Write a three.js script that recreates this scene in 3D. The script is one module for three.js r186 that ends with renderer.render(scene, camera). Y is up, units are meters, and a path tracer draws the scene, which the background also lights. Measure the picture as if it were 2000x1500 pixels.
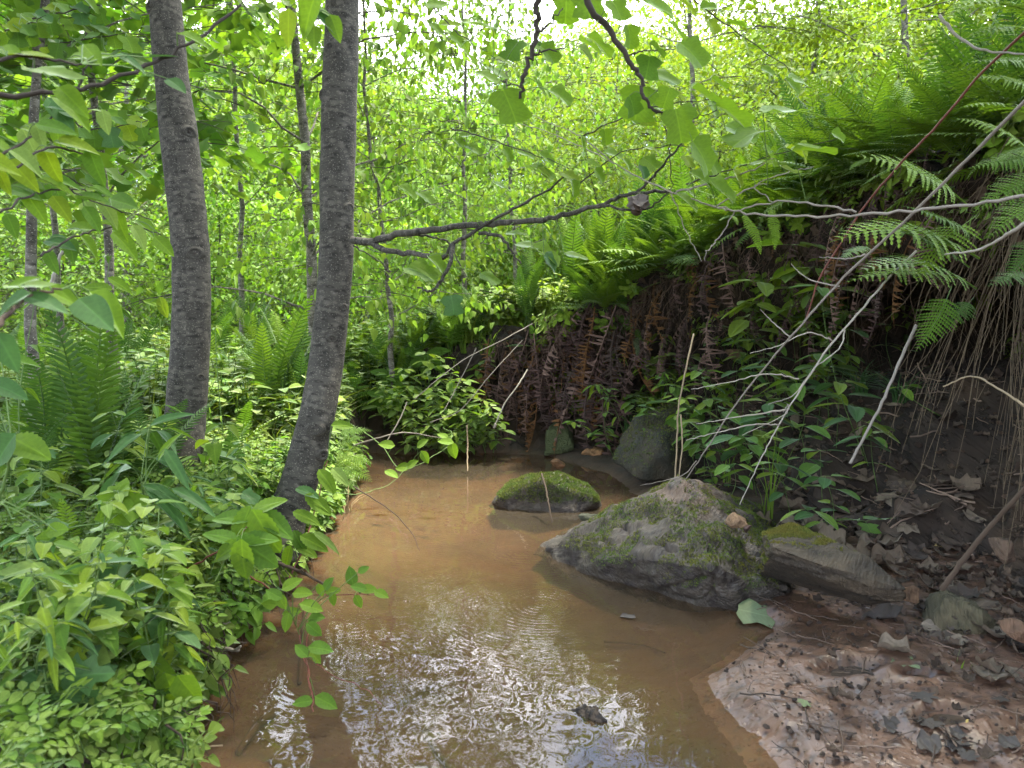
import * as THREE from 'three';
import { mergeGeometries, mergeVertices } from 'three/addons/utils/BufferGeometryUtils.js';
import { ConvexGeometry } from 'three/addons/geometries/ConvexGeometry.js';
import { MeshBVH, acceleratedRaycast } from 'three-mesh-bvh';
import { createNoise3D, createNoise2D } from 'simplex-noise';

// ---------------------------------------------------------------- camera, sky, sun, exposure
const V = (x, y, z) => new THREE.Vector3(x, y, z);
const scene = new THREE.Scene();
const renderer = new THREE.WebGLRenderer({ antialias: true });
renderer.toneMapping = THREE.LinearToneMapping;
renderer.toneMappingExposure = 5.3;
renderer.shadowMap.enabled = true;
const camera = new THREE.PerspectiveCamera(54, 4 / 3, 0.05, 600);
const PITCH = 6 * Math.PI / 180;
camera.position.set(0, 1.25, 0);
camera.rotation.x = -PITCH;
camera.updateMatrixWorld();
camera.focus = 3.7; camera.userData.fStop = 5;

function rng(seed) {
  let a = seed >>> 0;
  return () => { a = (a + 0x6d2b79f5) | 0; let t = Math.imul(a ^ (a >>> 15), 1 | a); t = (t + Math.imul(t ^ (t >>> 7), 61 | t)) ^ t; return ((t ^ (t >>> 14)) >>> 0) / 4294967296; };
}
let R0 = rng(11);
const rnd = (a = 1, b) => b === undefined ? R0() * a : a + (b - a) * R0();
const pick = (list) => list[Math.floor(R0() * list.length) % list.length];
const n3 = createNoise3D(rng(5)), n2 = createNoise2D(rng(6));
const fbm3 = (x, y, z, o = 4) => { let s = 0, a = 1, f = 1, t = 0; for (let i = 0; i < o; i++) { s += a * n3(x * f, y * f, z * f); t += a; a *= 0.5; f *= 2.07; } return s / t; };
const fbm2 = (x, y, o = 4) => { let s = 0, a = 1, f = 1, t = 0; for (let i = 0; i < o; i++) { s += a * n2(x * f, y * f); t += a; a *= 0.5; f *= 2.07; } return s / t; };
const clamp = (x, a = 0, b = 1) => Math.min(b, Math.max(a, x));
const smooth = (a, b, x) => { const t = clamp((x - a) / (b - a)); return t * t * (3 - 2 * t); };
const lerp = (a, b, t) => a + (b - a) * t;

{ // sky: hazy blue with broken white cloud
  const W = 1024, H = 512, d = new Float32Array(W * H * 4);
  for (let j = 0; j < H; j++) for (let i = 0; i < W; i++) {
    const el = ((j + 0.5) / H - 0.5) * Math.PI, az = ((i + 0.5) / W - 0.5) * 2 * Math.PI;
    const y = Math.sin(el), c = Math.cos(el), x = c * Math.cos(az), z = c * Math.sin(az);
    const t = Math.pow(clamp(y), 0.55);
    let r = lerp(0.85, 0.32, t), g = lerp(0.93, 0.57, t), b = lerp(1.03, 1.1, t);
    const cl = smooth(-0.05, 0.45, fbm3(x * 1.7 + 3, y * 2.6, z * 1.7, 5) + 0.12);
    r = lerp(r, 2.1, cl); g = lerp(g, 2.15, cl); b = lerp(b, 2.25, cl);
    const o = (j * W + i) * 4; d[o] = r; d[o + 1] = g; d[o + 2] = b; d[o + 3] = 1;
  }
  const sky = new THREE.DataTexture(d, W, H, THREE.RGBAFormat, THREE.FloatType);
  sky.mapping = THREE.EquirectangularReflectionMapping; sky.magFilter = THREE.LinearFilter; sky.needsUpdate = true;
  scene.background = sky; scene.environment = sky;
}
const sun = new THREE.DirectionalLight(new THREE.Color(1, 0.93, 0.76), 5);
sun.position.set(16, 68, -28);
sun.target.position.set(0, 0, -5);
sun.castShadow = true; sun.shadow.radius = 9;
Object.assign(sun.shadow.camera, { left: -40, right: 40, top: 40, bottom: -40, near: 1, far: 200 });
sun.shadow.mapSize.set(4096, 4096);
scene.add(sun, sun.target);

// ---------------------------------------------------------------- pixel helpers (photograph 2000 x 1500)
const FPX = 750 / Math.tan(27 * Math.PI / 180);
const FWD = V(0, -Math.sin(PITCH), -Math.cos(PITCH)), UPV = V(0, Math.cos(PITCH), -Math.sin(PITCH)), RIGHT = V(1, 0, 0);
const ray = (px, py) => FWD.clone().addScaledVector(RIGHT, (px - 1000) / FPX).addScaledVector(UPV, -(py - 750) / FPX);
const P = (px, py, d) => ray(px, py).multiplyScalar(d).add(camera.position);
const G = (px, py, h = 0) => { const r = ray(px, py); return r.multiplyScalar((h - camera.position.y) / r.y).add(camera.position); };
const pxSize = (px, d) => px * d / FPX;

// ---------------------------------------------------------------- naming
const used = new Map();
function numbered(name) { const n = used.get(name) ?? 0; used.set(name, n + 1); return n ? name + '_' + String(n).padStart(3, '0') : name; }
function tag(o, label, category, group, kind) {
  if (label) o.userData.label = label;
  if (category) o.userData.category = category;
  if (group) o.userData.group = group;
  if (kind) o.userData.kind = kind;
  return o;
}
function thing(name, label, category, pos, group) {
  const o = new THREE.Group(); o.name = numbered(name); if (pos) o.position.copy(pos); scene.add(o);
  return tag(o, label, category, group);
}
function mesh(name, geo, mat, parent) {
  const m = new THREE.Mesh(geo, mat); m.name = parent ? name : numbered(name); m.castShadow = m.receiveShadow = true;
  (parent ?? scene).add(m); return m;
}
function copies(name, geo, mat, list, parent, colors) {   // list of Matrix4
  const m = new THREE.InstancedMesh(geo, mat, list.length); m.name = parent ? name : numbered(name);
  list.forEach((x, i) => { m.setMatrixAt(i, x); if (colors) m.setColorAt(i, colors[i]); });
  m.castShadow = m.receiveShadow = true; m.userData.kind = 'stuff';
  (parent ?? scene).add(m); return m;
}
const structure = (o) => tag(o, null, null, null, 'structure');

// ---------------------------------------------------------------- textures
function dataTex(W, H, f, srgb) {
  const d = new Uint8Array(W * H * 4);
  for (let j = 0; j < H; j++) for (let i = 0; i < W; i++) { const c = f(i / W, j / H, i, j), o = (j * W + i) * 4; for (let k = 0; k < 3; k++) d[o + k] = clamp(Array.isArray(c) ? c[k] : c) * 255; d[o + 3] = 255; }
  const t = new THREE.DataTexture(d, W, H); t.wrapS = t.wrapT = THREE.RepeatWrapping; t.magFilter = THREE.LinearFilter; t.minFilter = THREE.LinearMipmapLinearFilter; t.generateMipmaps = true;
  if (srgb) t.colorSpace = THREE.SRGBColorSpace; t.needsUpdate = true; return t;
}
// noise that repeats over the unit square, from a torus in four coordinates folded into three
const tile = (u, v, f, o = 4, s = 0) => { const a = u * 2 * Math.PI, b = v * 2 * Math.PI, k = f / 6.28; let t = 0, am = 1, n = 0, q = k; for (let i = 0; i < o; i++) { t += am * (n3(Math.cos(a) * q + s, Math.sin(a) * q, Math.cos(b) * q + 7 * s) + n3(Math.cos(b) * q - s, Math.sin(b) * q + 3, Math.sin(a) * q)) * 0.7; n += am; am *= 0.55; q *= 2.1; } return t / n; };
function soilArrays(N, seed) {
  const r = rng(seed), g = new Float32Array(N * N);
  for (let j = 0; j < N; j++) for (let i = 0; i < N; i++) g[j * N + i] = 0.5 + 0.28 * tile(i / N, j / N, 9, 5, seed * 0.1);
  for (let k = 0; k < 2600; k++) { // crumbs and grit
    const x = r() * N, y = r() * N, s = 1 + r() * r() * 7, v = (r() - 0.45) * 0.5, e = 0.6 + r() * 0.8;
    for (let j = -8; j <= 8; j++) for (let i = -8; i <= 8; i++) { const q = (i * i * e + j * j / e) / (s * s); if (q < 1) { const o = ((Math.floor(y) + j + N) % N) * N + ((Math.floor(x) + i + N) % N); g[o] += v * (1 - q); } }
  }
  return g;
}
const SN = 512, soilG = soilArrays(SN, 3);
const soilMap = dataTex(SN, SN, (u, v, i, j) => { const g = soilG[j * SN + i]; return [0.62 + g * 0.55, 0.6 + g * 0.56, 0.58 + g * 0.58].map((x) => x * 0.8); }, false);
const soilBump = dataTex(SN, SN, (u, v, i, j) => soilG[j * SN + i]);
const barkMap = (() => {
  const W = 512, H = 1024, g = new Float32Array(W * H), r = rng(21);
  for (let j = 0; j < H; j++) for (let i = 0; i < W; i++) {
    const u = i / W, v = j / H;
    g[j * W + i] = 0.5 + 0.42 * tile(u, v, 5, 3, 1.3) + 0.06 * tile(u, v * 1, 26, 2, 2.1) + 0.035 * Math.sin((tile(u, v, 10, 3, 4) * 2 + u * 8) * 6.28) * 0.5;
  }
  const spot = (n, lo, hi, val, ex) => { for (let k = 0; k < n; k++) { const x = r() * W, y = r() * H, s = lo + r() * (hi - lo); const S = Math.ceil(hi * 2); for (let j = -S; j <= S; j++) for (let i = -S; i <= S; i++) { const q = (i * i * ex + j * j / ex) / (s * s); if (q < 1) { const o = ((Math.floor(y) + j + H) % H) * W + ((Math.floor(x) + i + W) % W); g[o] = lerp(g[o], val, 0.85 * (1 - q)); } } } };
  spot(60, 10, 44, 1.25, 0.8); spot(60, 10, 36, -0.05, 0.6); spot(1100, 2.2, 5.5, 2.4, 1); spot(70, 3, 7, 1.6, 0.7); spot(260, 3, 12, 0.02, 0.2);
  return { c: dataTex(W, H, (u, v, i, j) => { const q = g[j * W + i]; return [0.09 + q * 0.48, 0.085 + q * 0.47, 0.075 + q * 0.455].map((x) => clamp(x)); }), b: dataTex(W, H, (u, v, i, j) => g[j * W + i] * 0.6) };
})();
const rockTex = (() => {
  const N = 512, f = (u, v) => 0.5 + 0.3 * tile(u, v, 8, 6, 0.7) + 0.15 * tile(u, v, 34, 3, 3);
  return { c: dataTex(N, N, (u, v) => { const q = f(u, v); return [0.45 + q * 0.6, 0.45 + q * 0.58, 0.45 + q * 0.56].map((x) => clamp(x)); }), b: dataTex(N, N, (u, v) => f(u, v)) };
})();
const leafTex = (() => { // midrib and side veins, a little mottle
  const N = 256;
  return dataTex(N, N, (u, v) => {
    const x = Math.abs(u - 0.5) * 2, vein = Math.exp(-Math.pow(x / 0.035, 2));
    const k = ((v * 9 - x * 3.2) % 1 + 1) % 1, side = Math.exp(-Math.pow(Math.min(k, 1 - k) / 0.07, 2)) * 0.5;
    const q = 0.74 + 0.13 * tile(u, v, 8, 4, 5) + 0.3 * Math.max(vein, side * 0.8);
    return [clamp(q + 0.05 * vein), clamp(q), clamp(q + 0.08 * vein)];
  });
})();

// ---------------------------------------------------------------- materials
const col = (r, g, b) => new THREE.Color().setRGB(r, g, b);
function leafMat(r, g, b, o = {}) {
  const m = new THREE.MeshPhysicalMaterial({ color: col(r, g, b), roughness: 0.97, specularIntensity: 0.5, transmission: o.t ?? 0.45, thickness: 0, side: THREE.DoubleSide, clearcoat: o.coat ?? 0.06, clearcoatRoughness: 0.42, ...(o.map ? { map: leafTex } : {}) });
  return m;
}
const LM = {
  lime: leafMat(0.25, 0.37, 0.00967, { map: 1, t: 0.55 }), fresh: leafMat(0.177, 0.322, 0.00967, { map: 1, t: 0.55 }), mid: leafMat(0.105, 0.226, 0.0121, { map: 1 }),
  cool: leafMat(0.0685, 0.177, 0.0322, { map: 1, coat: 0.35 }), deep: leafMat(0.0242, 0.0887, 0.0129, { map: 1, coat: 0.2 }), pale: leafMat(0.242, 0.363, 0.0645, { map: 1 }),
};
const crownMat = leafMat(0.128, 0.232, 0.0115, { t: 0.5, coat: 0.08 });
const fernMat = [leafMat(0.0868, 0.18, 0.00868), leafMat(0.136, 0.236, 0.00868), leafMat(0.0527, 0.124, 0.0112)];
const std = (c, r = 0.9, o = {}) => new THREE.MeshStandardMaterial({ color: c, roughness: r, side: THREE.DoubleSide, ...o });
const stemGreen = std(col(0.101, 0.172, 0.039), 0.7), stemRed = std(col(0.156, 0.0429, 0.0312), 0.6), stemBrown = std(col(0.0702, 0.0468, 0.0312), 0.9), stemTan = std(col(0.281, 0.211, 0.133), 0.85), stemGrey = std(col(0.234, 0.203, 0.172), 0.9), stemWhite = std(col(0.312, 0.281, 0.234), 0.8), twigDark = std(col(0.0429, 0.0328, 0.0265), 0.9);
const barkRep = (k) => { const t = barkMap.c.clone(); t.repeat.set(k, k); t.needsUpdate = true; const b = barkMap.b.clone(); b.repeat.set(k, k); b.needsUpdate = true; return { map: t, bumpMap: b }; };
const barkMat = std(col(0.15, 0.137, 0.117), 0.92, { ...barkRep(2.2), bumpScale: 0.0009 });
const barkPale = std(col(0.36, 0.331, 0.288), 0.95, { ...barkRep(1.6), bumpScale: 0.004 });
const rockMat = std(col(1, 1, 1), 0.85, { vertexColors: true, map: rockTex.c, bumpMap: rockTex.b, bumpScale: 0.028 });
const wetRockMat = std(col(1, 1, 1), 0.72, { vertexColors: true, map: rockTex.c, bumpMap: rockTex.b, bumpScale: 0.028 });
const mossMat = leafMat(0.115, 0.135, 0.024, { t: 0.3, coat: 0 });
const deadMats = [std(col(0.0962, 0.0666, 0.0459), 0.85, { map: leafTex }), std(col(0.141, 0.0999, 0.0666), 0.85, { map: leafTex }), std(col(0.0555, 0.037, 0.0266), 0.8, { map: leafTex }), std(col(0.2, 0.152, 0.107), 0.85, { map: leafTex })];
const deadFernMats = [std(col(0.0814, 0.0444, 0.037), 0.9), std(col(0.148, 0.0888, 0.0703), 0.9), std(col(0.118, 0.0518, 0.0148), 0.9), std(col(0.0444, 0.0259, 0.0207), 0.9), std(col(0.0629, 0.0333, 0.0296), 0.9)];

// ---------------------------------------------------------------- shape helpers
function tube(pts, radii, sides = 6, o = {}) {   // tapered tube along points; radii one number per point or [from, to]
  const n = pts.length, pos = [], uv = [], idx = [];
  const rad = (i) => radii.length === n && n !== 2 ? radii[i] : lerp(radii[0], radii[radii.length - 1], n > 1 ? i / (n - 1) : 0);
  let T = pts[1].clone().sub(pts[0]).normalize(), N = Math.abs(T.y) < 0.9 ? V(0, 1, 0) : V(1, 0, 0), len = 0;
  N.addScaledVector(T, -N.dot(T)).normalize();
  for (let i = 0; i < n; i++) {
    const t = pts[Math.min(i + 1, n - 1)].clone().sub(pts[Math.max(i - 1, 0)]).normalize();
    N.addScaledVector(t, -N.dot(t)).normalize(); const B = t.clone().cross(N);
    if (i) len += pts[i].distanceTo(pts[i - 1]);
    for (let k = 0; k <= sides; k++) {
      const a = k / sides * 2 * Math.PI, dir = N.clone().multiplyScalar(Math.cos(a)).addScaledVector(B, Math.sin(a));
      const p0 = pts[i].clone().addScaledVector(dir, rad(i)), r = rad(i) + (o.bump ? o.bump(p0, i / (n - 1), dir) : 0);
      const p = pts[i].clone().addScaledVector(dir, r); pos.push(p.x, p.y, p.z); uv.push(k / sides * 6.283 * rad(0), len);
    }
  }
  for (let i = 0; i < n - 1; i++) for (let k = 0; k < sides; k++) { const a = i * (sides + 1) + k, b = a + sides + 1; idx.push(a, a + 1, b, a + 1, b + 1, b); }
  for (const [row, flip] of [[0, 1], [n - 1, 0]]) { const c = pos.length / 3; pos.push(...pts[row].toArray()); uv.push(0, 0); for (let k = 0; k < sides; k++) { const a = row * (sides + 1) + k; if (flip) idx.push(c, a + 1, a); else idx.push(c, a, a + 1); } }
  const g = new THREE.BufferGeometry(); g.setAttribute('position', new THREE.Float32BufferAttribute(pos, 3)); g.setAttribute('uv', new THREE.Float32BufferAttribute(uv, 2)); g.setIndex(idx); g.computeVertexNormals(); return g;
}
const spline = (pts, n = 12) => new THREE.CatmullRomCurve3(pts, false, 'catmullrom', 0.5).getPoints(n);
const wob = (pts, amp, seed) => pts.map((p, i) => i && i < pts.length - 1 ? p.clone().add(V(n2(i * 0.9, seed) * amp, n2(i * 0.9, seed + 9) * amp, n2(i * 0.9, seed + 17) * amp)) : p);

// a leaf from half its outline: lies along +z, faces +y; fold lifts the sides, droop bends the tip
function leafGeo(half, o = {}) {
  const { fold = 0.2, droop = 0.25, wave = 0, seg = 5, curl = 0, stalk = 0 } = o;
  const mid = []; for (let i = 0; i <= seg; i++) mid.push([0, lerp(half[0][1], half[half.length - 1][1], i / seg)]);
  const inner = half.filter(([x]) => x > 1e-4), contour = [...mid.map(([x, y]) => new THREE.Vector2(x, y)), ...inner.slice().reverse().map(([x, y]) => new THREE.Vector2(x, y))];
  const tris = THREE.ShapeUtils.triangulateShape(contour, []), pos = [], uv = [], idx = [];
  for (const s of [1, -1]) {
    const base = pos.length / 3;
    for (const c of contour) {
      const x = c.x * s, y = c.y, a = Math.abs(x);
      let h = fold * a - droop * y * y + wave * Math.sin(y * 9 + s * 1.3 + a * 7) * a - curl * a * a;
      pos.push(x * (1 - fold * 0.25), h, y * (1 - droop * 0.2)); uv.push(0.5 + x * 0.5 / 0.55, y);
    }
    for (const t of tris) { const k = t.map((i) => i + base); const area = THREE.ShapeUtils.area(t.map((i) => contour[i])); if ((area > 0) === (s > 0)) idx.push(k[0], k[2], k[1]); else idx.push(...k); }
  }
  if (stalk) { const b = pos.length / 3; pos.push(-0.012, 0, 0, 0.012, 0, 0, 0, 0.02 + stalk * 0.25, -stalk); uv.push(0.5, 0, 0.5, 0, 0.5, 0); idx.push(b, b + 1, b + 2); }
  const g = new THREE.BufferGeometry(); g.setAttribute('position', new THREE.Float32BufferAttribute(pos, 3)); g.setAttribute('uv', new THREE.Float32BufferAttribute(uv, 2)); g.setIndex(idx); g.computeVertexNormals(); return g;
}
const ovateHalf = (w, n = 5, k = 0.42, ser = 0) => { const h = [[0, 0]]; for (let i = 1; i < n; i++) { const y = i / n, q = Math.pow(y, k) * Math.pow(1 - y, 0.85) / (Math.pow(k / (k + 0.85), k) * Math.pow(0.85 / (k + 0.85), 0.85)); h.push([w * q, y]); if (ser) h.push([w * q * (1 - ser), y + 0.35 / n]); } h.push([0, 1]); return h; };
const tulipHalf = [[0, 0.02], [0.16, 0.0], [0.36, 0.06], [0.5, 0.2], [0.4, 0.36], [0.31, 0.47], [0.38, 0.58], [0.47, 0.8], [0.3, 0.83], [0.14, 0.86], [0, 0.82]];
const mapleHalf = [[0, 0], [0.22, -0.05], [0.3, 0.12], [0.52, 0.2], [0.42, 0.34], [0.3, 0.4], [0.44, 0.55], [0.5, 0.74], [0.32, 0.66], [0.15, 0.6], [0.2, 0.8], [0, 1]];
function deadGeo(i) { // a dry leaf: lobed outline cut into a fine grid and crumpled
  const half = i % 2 ? mapleHalf : tulipHalf, rows = 9, colsN = 4, pos = [], uv = [], idx = [], w = (y) => { let b = 0; for (let k = 0; k < half.length - 1; k++) { const [x0, y0] = half[k], [x1, y1] = half[k + 1]; if ((y >= y0 && y <= y1) || (y >= y1 && y <= y0)) b = Math.max(b, lerp(x0, x1, y1 === y0 ? 0.5 : (y - y0) / (y1 - y0))); } return b; };
  for (let r = 0; r <= rows; r++) for (let c = -colsN; c <= colsN; c++) { const y = r / rows, x = w(y * 0.96 + 0.02) * c / colsN * (r === 0 ? 0.1 : 1); const a = Math.abs(x), roll = [0.5, 0.35, 1.6, 0.9][i], th = x * roll * 2, n = 0.09 * n3(x * 3.2 + i * 7, y * 3.2, i) + 0.035 * n3(x * 9, y * 9 + i, 4); pos.push(Math.sin(th) / (roll * 2), (1 - Math.cos(th)) / (roll * 2) * (i === 1 ? -1 : 1) + n + [0.25, -0.2, 0.1, 0.4][i] * (y - 0.3) * (y - 0.3), y * 0.92); uv.push(0.5 + x * 0.9, y); if (r < rows && c < colsN) { const q = r * (2 * colsN + 1) + c + colsN, e = q + 2 * colsN + 1; idx.push(q, e, q + 1, q + 1, e, e + 1); } }
  const g = new THREE.BufferGeometry(); g.setAttribute('position', new THREE.Float32BufferAttribute(pos, 3)); g.setAttribute('uv', new THREE.Float32BufferAttribute(uv, 2)); g.setIndex(idx); g.computeVertexNormals(); return g;
}
const GEO = {
  tulip: [0, 1, 2].map((i) => leafGeo(tulipHalf, { fold: 0.12 + 0.12 * i, droop: 0.15 + 0.14 * i, wave: 0.12, seg: 6 })),
  ovate: [0, 1, 2].map((i) => leafGeo(ovateHalf(0.27, 7), { fold: 0.2 + 0.15 * i, droop: 0.12 + 0.14 * i, wave: 0.05, seg: 6 })),
  heart: [0, 1, 2].map((i) => leafGeo(ovateHalf(0.33, 6, 0.3), { fold: 0.25, droop: 0.2 + 0.12 * i, seg: 5 })),
  serrate: [0, 1].map((i) => leafGeo(ovateHalf(0.26, 9, 0.6, 0.13), { fold: 0.15 + 0.15 * i, droop: 0.2, seg: 8 })),
  oval: [0, 1].map((i) => leafGeo(ovateHalf(0.31, 5, 0.62), { fold: 0.2, droop: 0.12 + 0.1 * i, seg: 4 })),
  lance: [0, 1].map((i) => leafGeo(ovateHalf(0.13, 6, 0.55), { fold: 0.3, droop: 0.35 + 0.3 * i, seg: 6 })),
  lobed: [leafGeo([[0, 0], [0.1, 0.1], [0.14, 0.3], [0.36, 0.48], [0.26, 0.52], [0.2, 0.56], [0.34, 0.76], [0.2, 0.76], [0.12, 0.78], [0.12, 0.92], [0, 1]], { fold: 0.2, droop: 0.3, seg: 7 })],
  crown: leafGeo(ovateHalf(0.3, 4, 0.45), { fold: 0.2, droop: 0.22, seg: 3, stalk: 0.3 }),
  crownTulip: leafGeo([[0, 0], [0.3, 0.04], [0.48, 0.22], [0.3, 0.46], [0.45, 0.8], [0.14, 0.86], [0, 0.82]], { fold: 0.2, droop: 0.25, seg: 3, stalk: 0.5 }),
  dead: [0, 1, 2, 3].map((i) => deadGeo(i)),
};
function frondGeo(o) {  // along +z from the crown, faces +y
  const { n = 26, w = 0.13, arch = 0.25, lacy = 0, curl = 0.25, bare = 0.14, seed = 1, ragged = 0.06, ang = 1.3 } = o, r = rng(seed), pos = [], idx = [];
  const at = (t) => V(0.03 * Math.sin(t * 4 + seed), arch * (1.2 * t - 1.25 * t * t), t * (1 - arch * 0.15 * t));
  const tri = (...p) => { const b = pos.length / 3; for (const q of p) pos.push(q.x, q.y, q.z); for (let i = 2; i < p.length; i++) idx.push(b, b + i - 1, b + i); };
  for (let i = 0; i < n; i++) {
    const t = bare + (1 - bare) * (i + 0.5) / n, c = at(t), T = at(t + 0.01).sub(at(t - 0.01)).normalize(), k = (t - bare) / (1 - bare);
    const len = w * (lacy ? Math.pow(1 - k, 0.9) * (0.55 + 0.45 * smooth(0, 0.22, k)) * 1.25 : (0.45 + 0.55 * smooth(0, 0.3, k)) * Math.pow(1 - Math.pow(k, 3), 0.9)) * (1 + (r() - 0.5) * ragged * 3) + 0.006, pw = (1 - bare) / n * (lacy ? 1.0 : 0.72);
    for (const s of [-1, 1]) {
      if (r() < ragged * 0.4) continue;
      const a = ang - 0.35 * k + (r() - 0.5) * ragged * 2, side = V(s, 0, 0), dir = side.multiplyScalar(Math.sin(a)).addScaledVector(T, Math.cos(a)); dir.y += 0.2 - r() * 0.15; dir.normalize();
      const up = V(0, 1, 0).addScaledVector(T, -T.y).normalize();
      if (!lacy) {
        const q = (f, g) => c.clone().addScaledVector(dir, len * f).addScaledVector(T, pw * g).addScaledVector(up, -curl * len * f * f + 0.15 * pw * Math.abs(g));
        tri(q(0, 0.35), q(0.3, 0.52), q(0.72, 0.42), q(1, 0.05), q(0.7, -0.38), q(0.3, -0.5), q(0, -0.4));
      } else {
        const m = Math.max(4, Math.round(len / 0.032)), mid = (f) => c.clone().addScaledVector(dir, len * f).addScaledVector(up, -curl * len * f * f), hw = (f) => Math.min(len * 0.2, (1 - bare) / n * 0.62) * (1 - f * 0.85) + 0.002;
        for (let j = 0; j < m; j++) { const f0 = j / m, f1 = (j + 1) / m; for (const e of [-1, 1]) { const o = (f, k) => mid(f).addScaledVector(T, e * hw(f) * k).addScaledVector(up, 0.12 * hw(f)); if (e > 0) tri(mid(f0), o(f0 + 0.02, 0.35), o(lerp(f0, f1, 0.55), 1.05), o(lerp(f0, f1, 0.95), 0.55), mid(f1)); else tri(mid(f1), o(lerp(f0, f1, 0.95), 0.55), o(lerp(f0, f1, 0.55), 1.05), o(f0 + 0.02, 0.35), mid(f0)); } }
        tri(c, c.clone().addScaledVector(dir, len).addScaledVector(up, -curl * len).addScaledVector(T, 0.002), c.clone().addScaledVector(T, 0.004));
      }
    }
  }
  const g = new THREE.BufferGeometry(); g.setAttribute('position', new THREE.Float32BufferAttribute(pos, 3)); g.setIndex(idx); g.computeVertexNormals();
  const st = tube([0, 0.2, 0.4, 0.6, 0.8, 1].map(at), [0.0065, 0.0015], 4); st.deleteAttribute('uv');
  return mergeGeometries([g, st]);
}
const FROND = {
  sword: [0, 1, 2].map((i) => frondGeo({ n: 30, w: 0.125, arch: 0.12 + 0.12 * i, seed: 40 + i })),
  lacy: [0, 1, 2].map((i) => frondGeo({ n: 17, w: 0.27, arch: 0.12 + 0.1 * i, lacy: 1, seed: 50 + i, bare: 0.2 })),
  low: [0, 1].map((i) => frondGeo({ n: 20, w: 0.13, arch: 0.25, seed: 60 + i })),
  dead: [0, 1, 2, 3].map((i) => frondGeo({ n: 22 + 3 * i, w: 0.04 + 0.008 * i, arch: 0.12 + 0.12 * i, curl: 1.1, ragged: 0.85, seed: 70 + i, bare: 0.08 })),
};
const basis = (dir, up) => { const z = dir.clone().normalize(), x = up.clone().cross(z).normalize(), y = z.clone().cross(x); return new THREE.Matrix4().makeBasis(x, y, z); };
function pose(o, pos, dir, up, s) { o.position.copy(pos); if (Math.abs(up.clone().normalize().dot(dir.clone().normalize())) > 0.98) up = V(0.3, 0.2, 1); o.quaternion.setFromRotationMatrix(basis(dir, up)); o.scale.setScalar(s); return o; }
function poseM(pos, dir, up, s) { if (Math.abs(up.clone().normalize().dot(dir.clone().normalize())) > 0.98) up = V(0.3, 0.2, 1); const m = basis(dir, up); m.scale(V(s, s, s)); return m.setPosition(pos); }

// ---------------------------------------------------------------- ground, creek bed and bank
const edge = (list) => { const w = list.map(([x, y]) => G(x, y)).sort((a, b) => b.z - a.z); return (z) => { if (z >= w[0].z) return w[0].x; for (let i = 1; i < w.length; i++) if (z >= w[i].z) return lerp(w[i].x, w[i - 1].x, (z - w[i].z) / (w[i - 1].z - w[i].z)); return w[w.length - 1].x; }; };
const leftEdge = edge([[320, 1540], [350, 1450], [400, 1360], [470, 1250], [550, 1135], [612, 1060], [655, 990], [692, 930], [702, 888]]);
const rightEdge = edge([[1545, 1530], [1500, 1470], [1425, 1385], [1390, 1322], [1455, 1280], [1515, 1232], [1400, 1150], [1250, 1060], [1245, 970], [1190, 925], [1075, 893], [1000, 880]]);
const BACK = G(850, 886).z;
const PIT = G(1610, 1140, 0.03);
function groundH(x, z) {
  const wig = 0.035 * n2(x * 3.1, z * 3.1) + 0.018 * n2(x * 9, z * 9);
  const l = leftEdge(z) + wig, r = rightEdge(z) + wig * 0.6, inn = Math.min(x - l, r - x, z - BACK + wig * 2);
  if (inn > 0) return -0.006 - 0.1 * smooth(0, 0.55, inn) + 0.012 * fbm2(x * 4, z * 4, 3) * smooth(0, 0.2, inn);
  const dl = Math.max(l - x, 0), dr = Math.max(x - r, 0), db = Math.max(BACK - wig * 2 - z, 0);
  const hl = 0.36 * smooth(0, 0.2, dl) + 0.1 * smooth(0.2, 1.2, dl), hr = 0.025 * smooth(0, 0.1, dr) + 0.085 * dr, hb = 0.12 * smooth(0, 0.25, db) + 0.4 * smooth(0.2, 1, db);
  const far = Math.hypot(x, z), pit = 0.09 * Math.exp(-(Math.pow((x - PIT.x) / 0.2, 2) + Math.pow((z - PIT.z) / 0.17, 2)));
  return Math.max(-pit, 0.006 - Math.max(hr, 0.006)) + Math.max(hl, Math.min(hr, 0.7), hb) + 0.025 * fbm2(x * 2, z * 2, 3) * smooth(0.02, 0.5, -inn) + 9 * smooth(14, 70, far) + 0.12 * fbm2(x * 0.4, z * 0.4, 2) * smooth(1, 4, -inn);
}
function sheet(xs, zs, hf, cf, lift = 0) {
  const nx = xs.length, nz = zs.length, pos = new Float32Array(nx * nz * 3), uv = new Float32Array(nx * nz * 2), c = new Float32Array(nx * nz * 3), idx = [];
  for (let j = 0, o = 0; j < nz; j++) for (let i = 0; i < nx; i++, o++) {
    const x = xs[i], z = zs[j], y = hf(x, z) + lift; pos.set([x, y, z], o * 3); uv.set([x, -z], o * 2); if (cf) c.set(cf(x, z, y), o * 3);
    if (i < nx - 1 && j < nz - 1) { const a = o, b = o + 1, d = o + nx, e = d + 1; idx.push(a, b, d, b, e, d); }
  }
  const g = new THREE.BufferGeometry(); g.setAttribute('position', new THREE.BufferAttribute(pos, 3)); g.setAttribute('uv', new THREE.BufferAttribute(uv, 2)); if (cf) g.setAttribute('color', new THREE.BufferAttribute(c, 3));
  const ii = idx; for (let k = 0; k < ii.length; k += 3) { const t = ii[k + 1]; ii[k + 1] = ii[k + 2]; ii[k + 2] = t; } g.setIndex(ii); g.computeVertexNormals(); return g;
}
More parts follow.
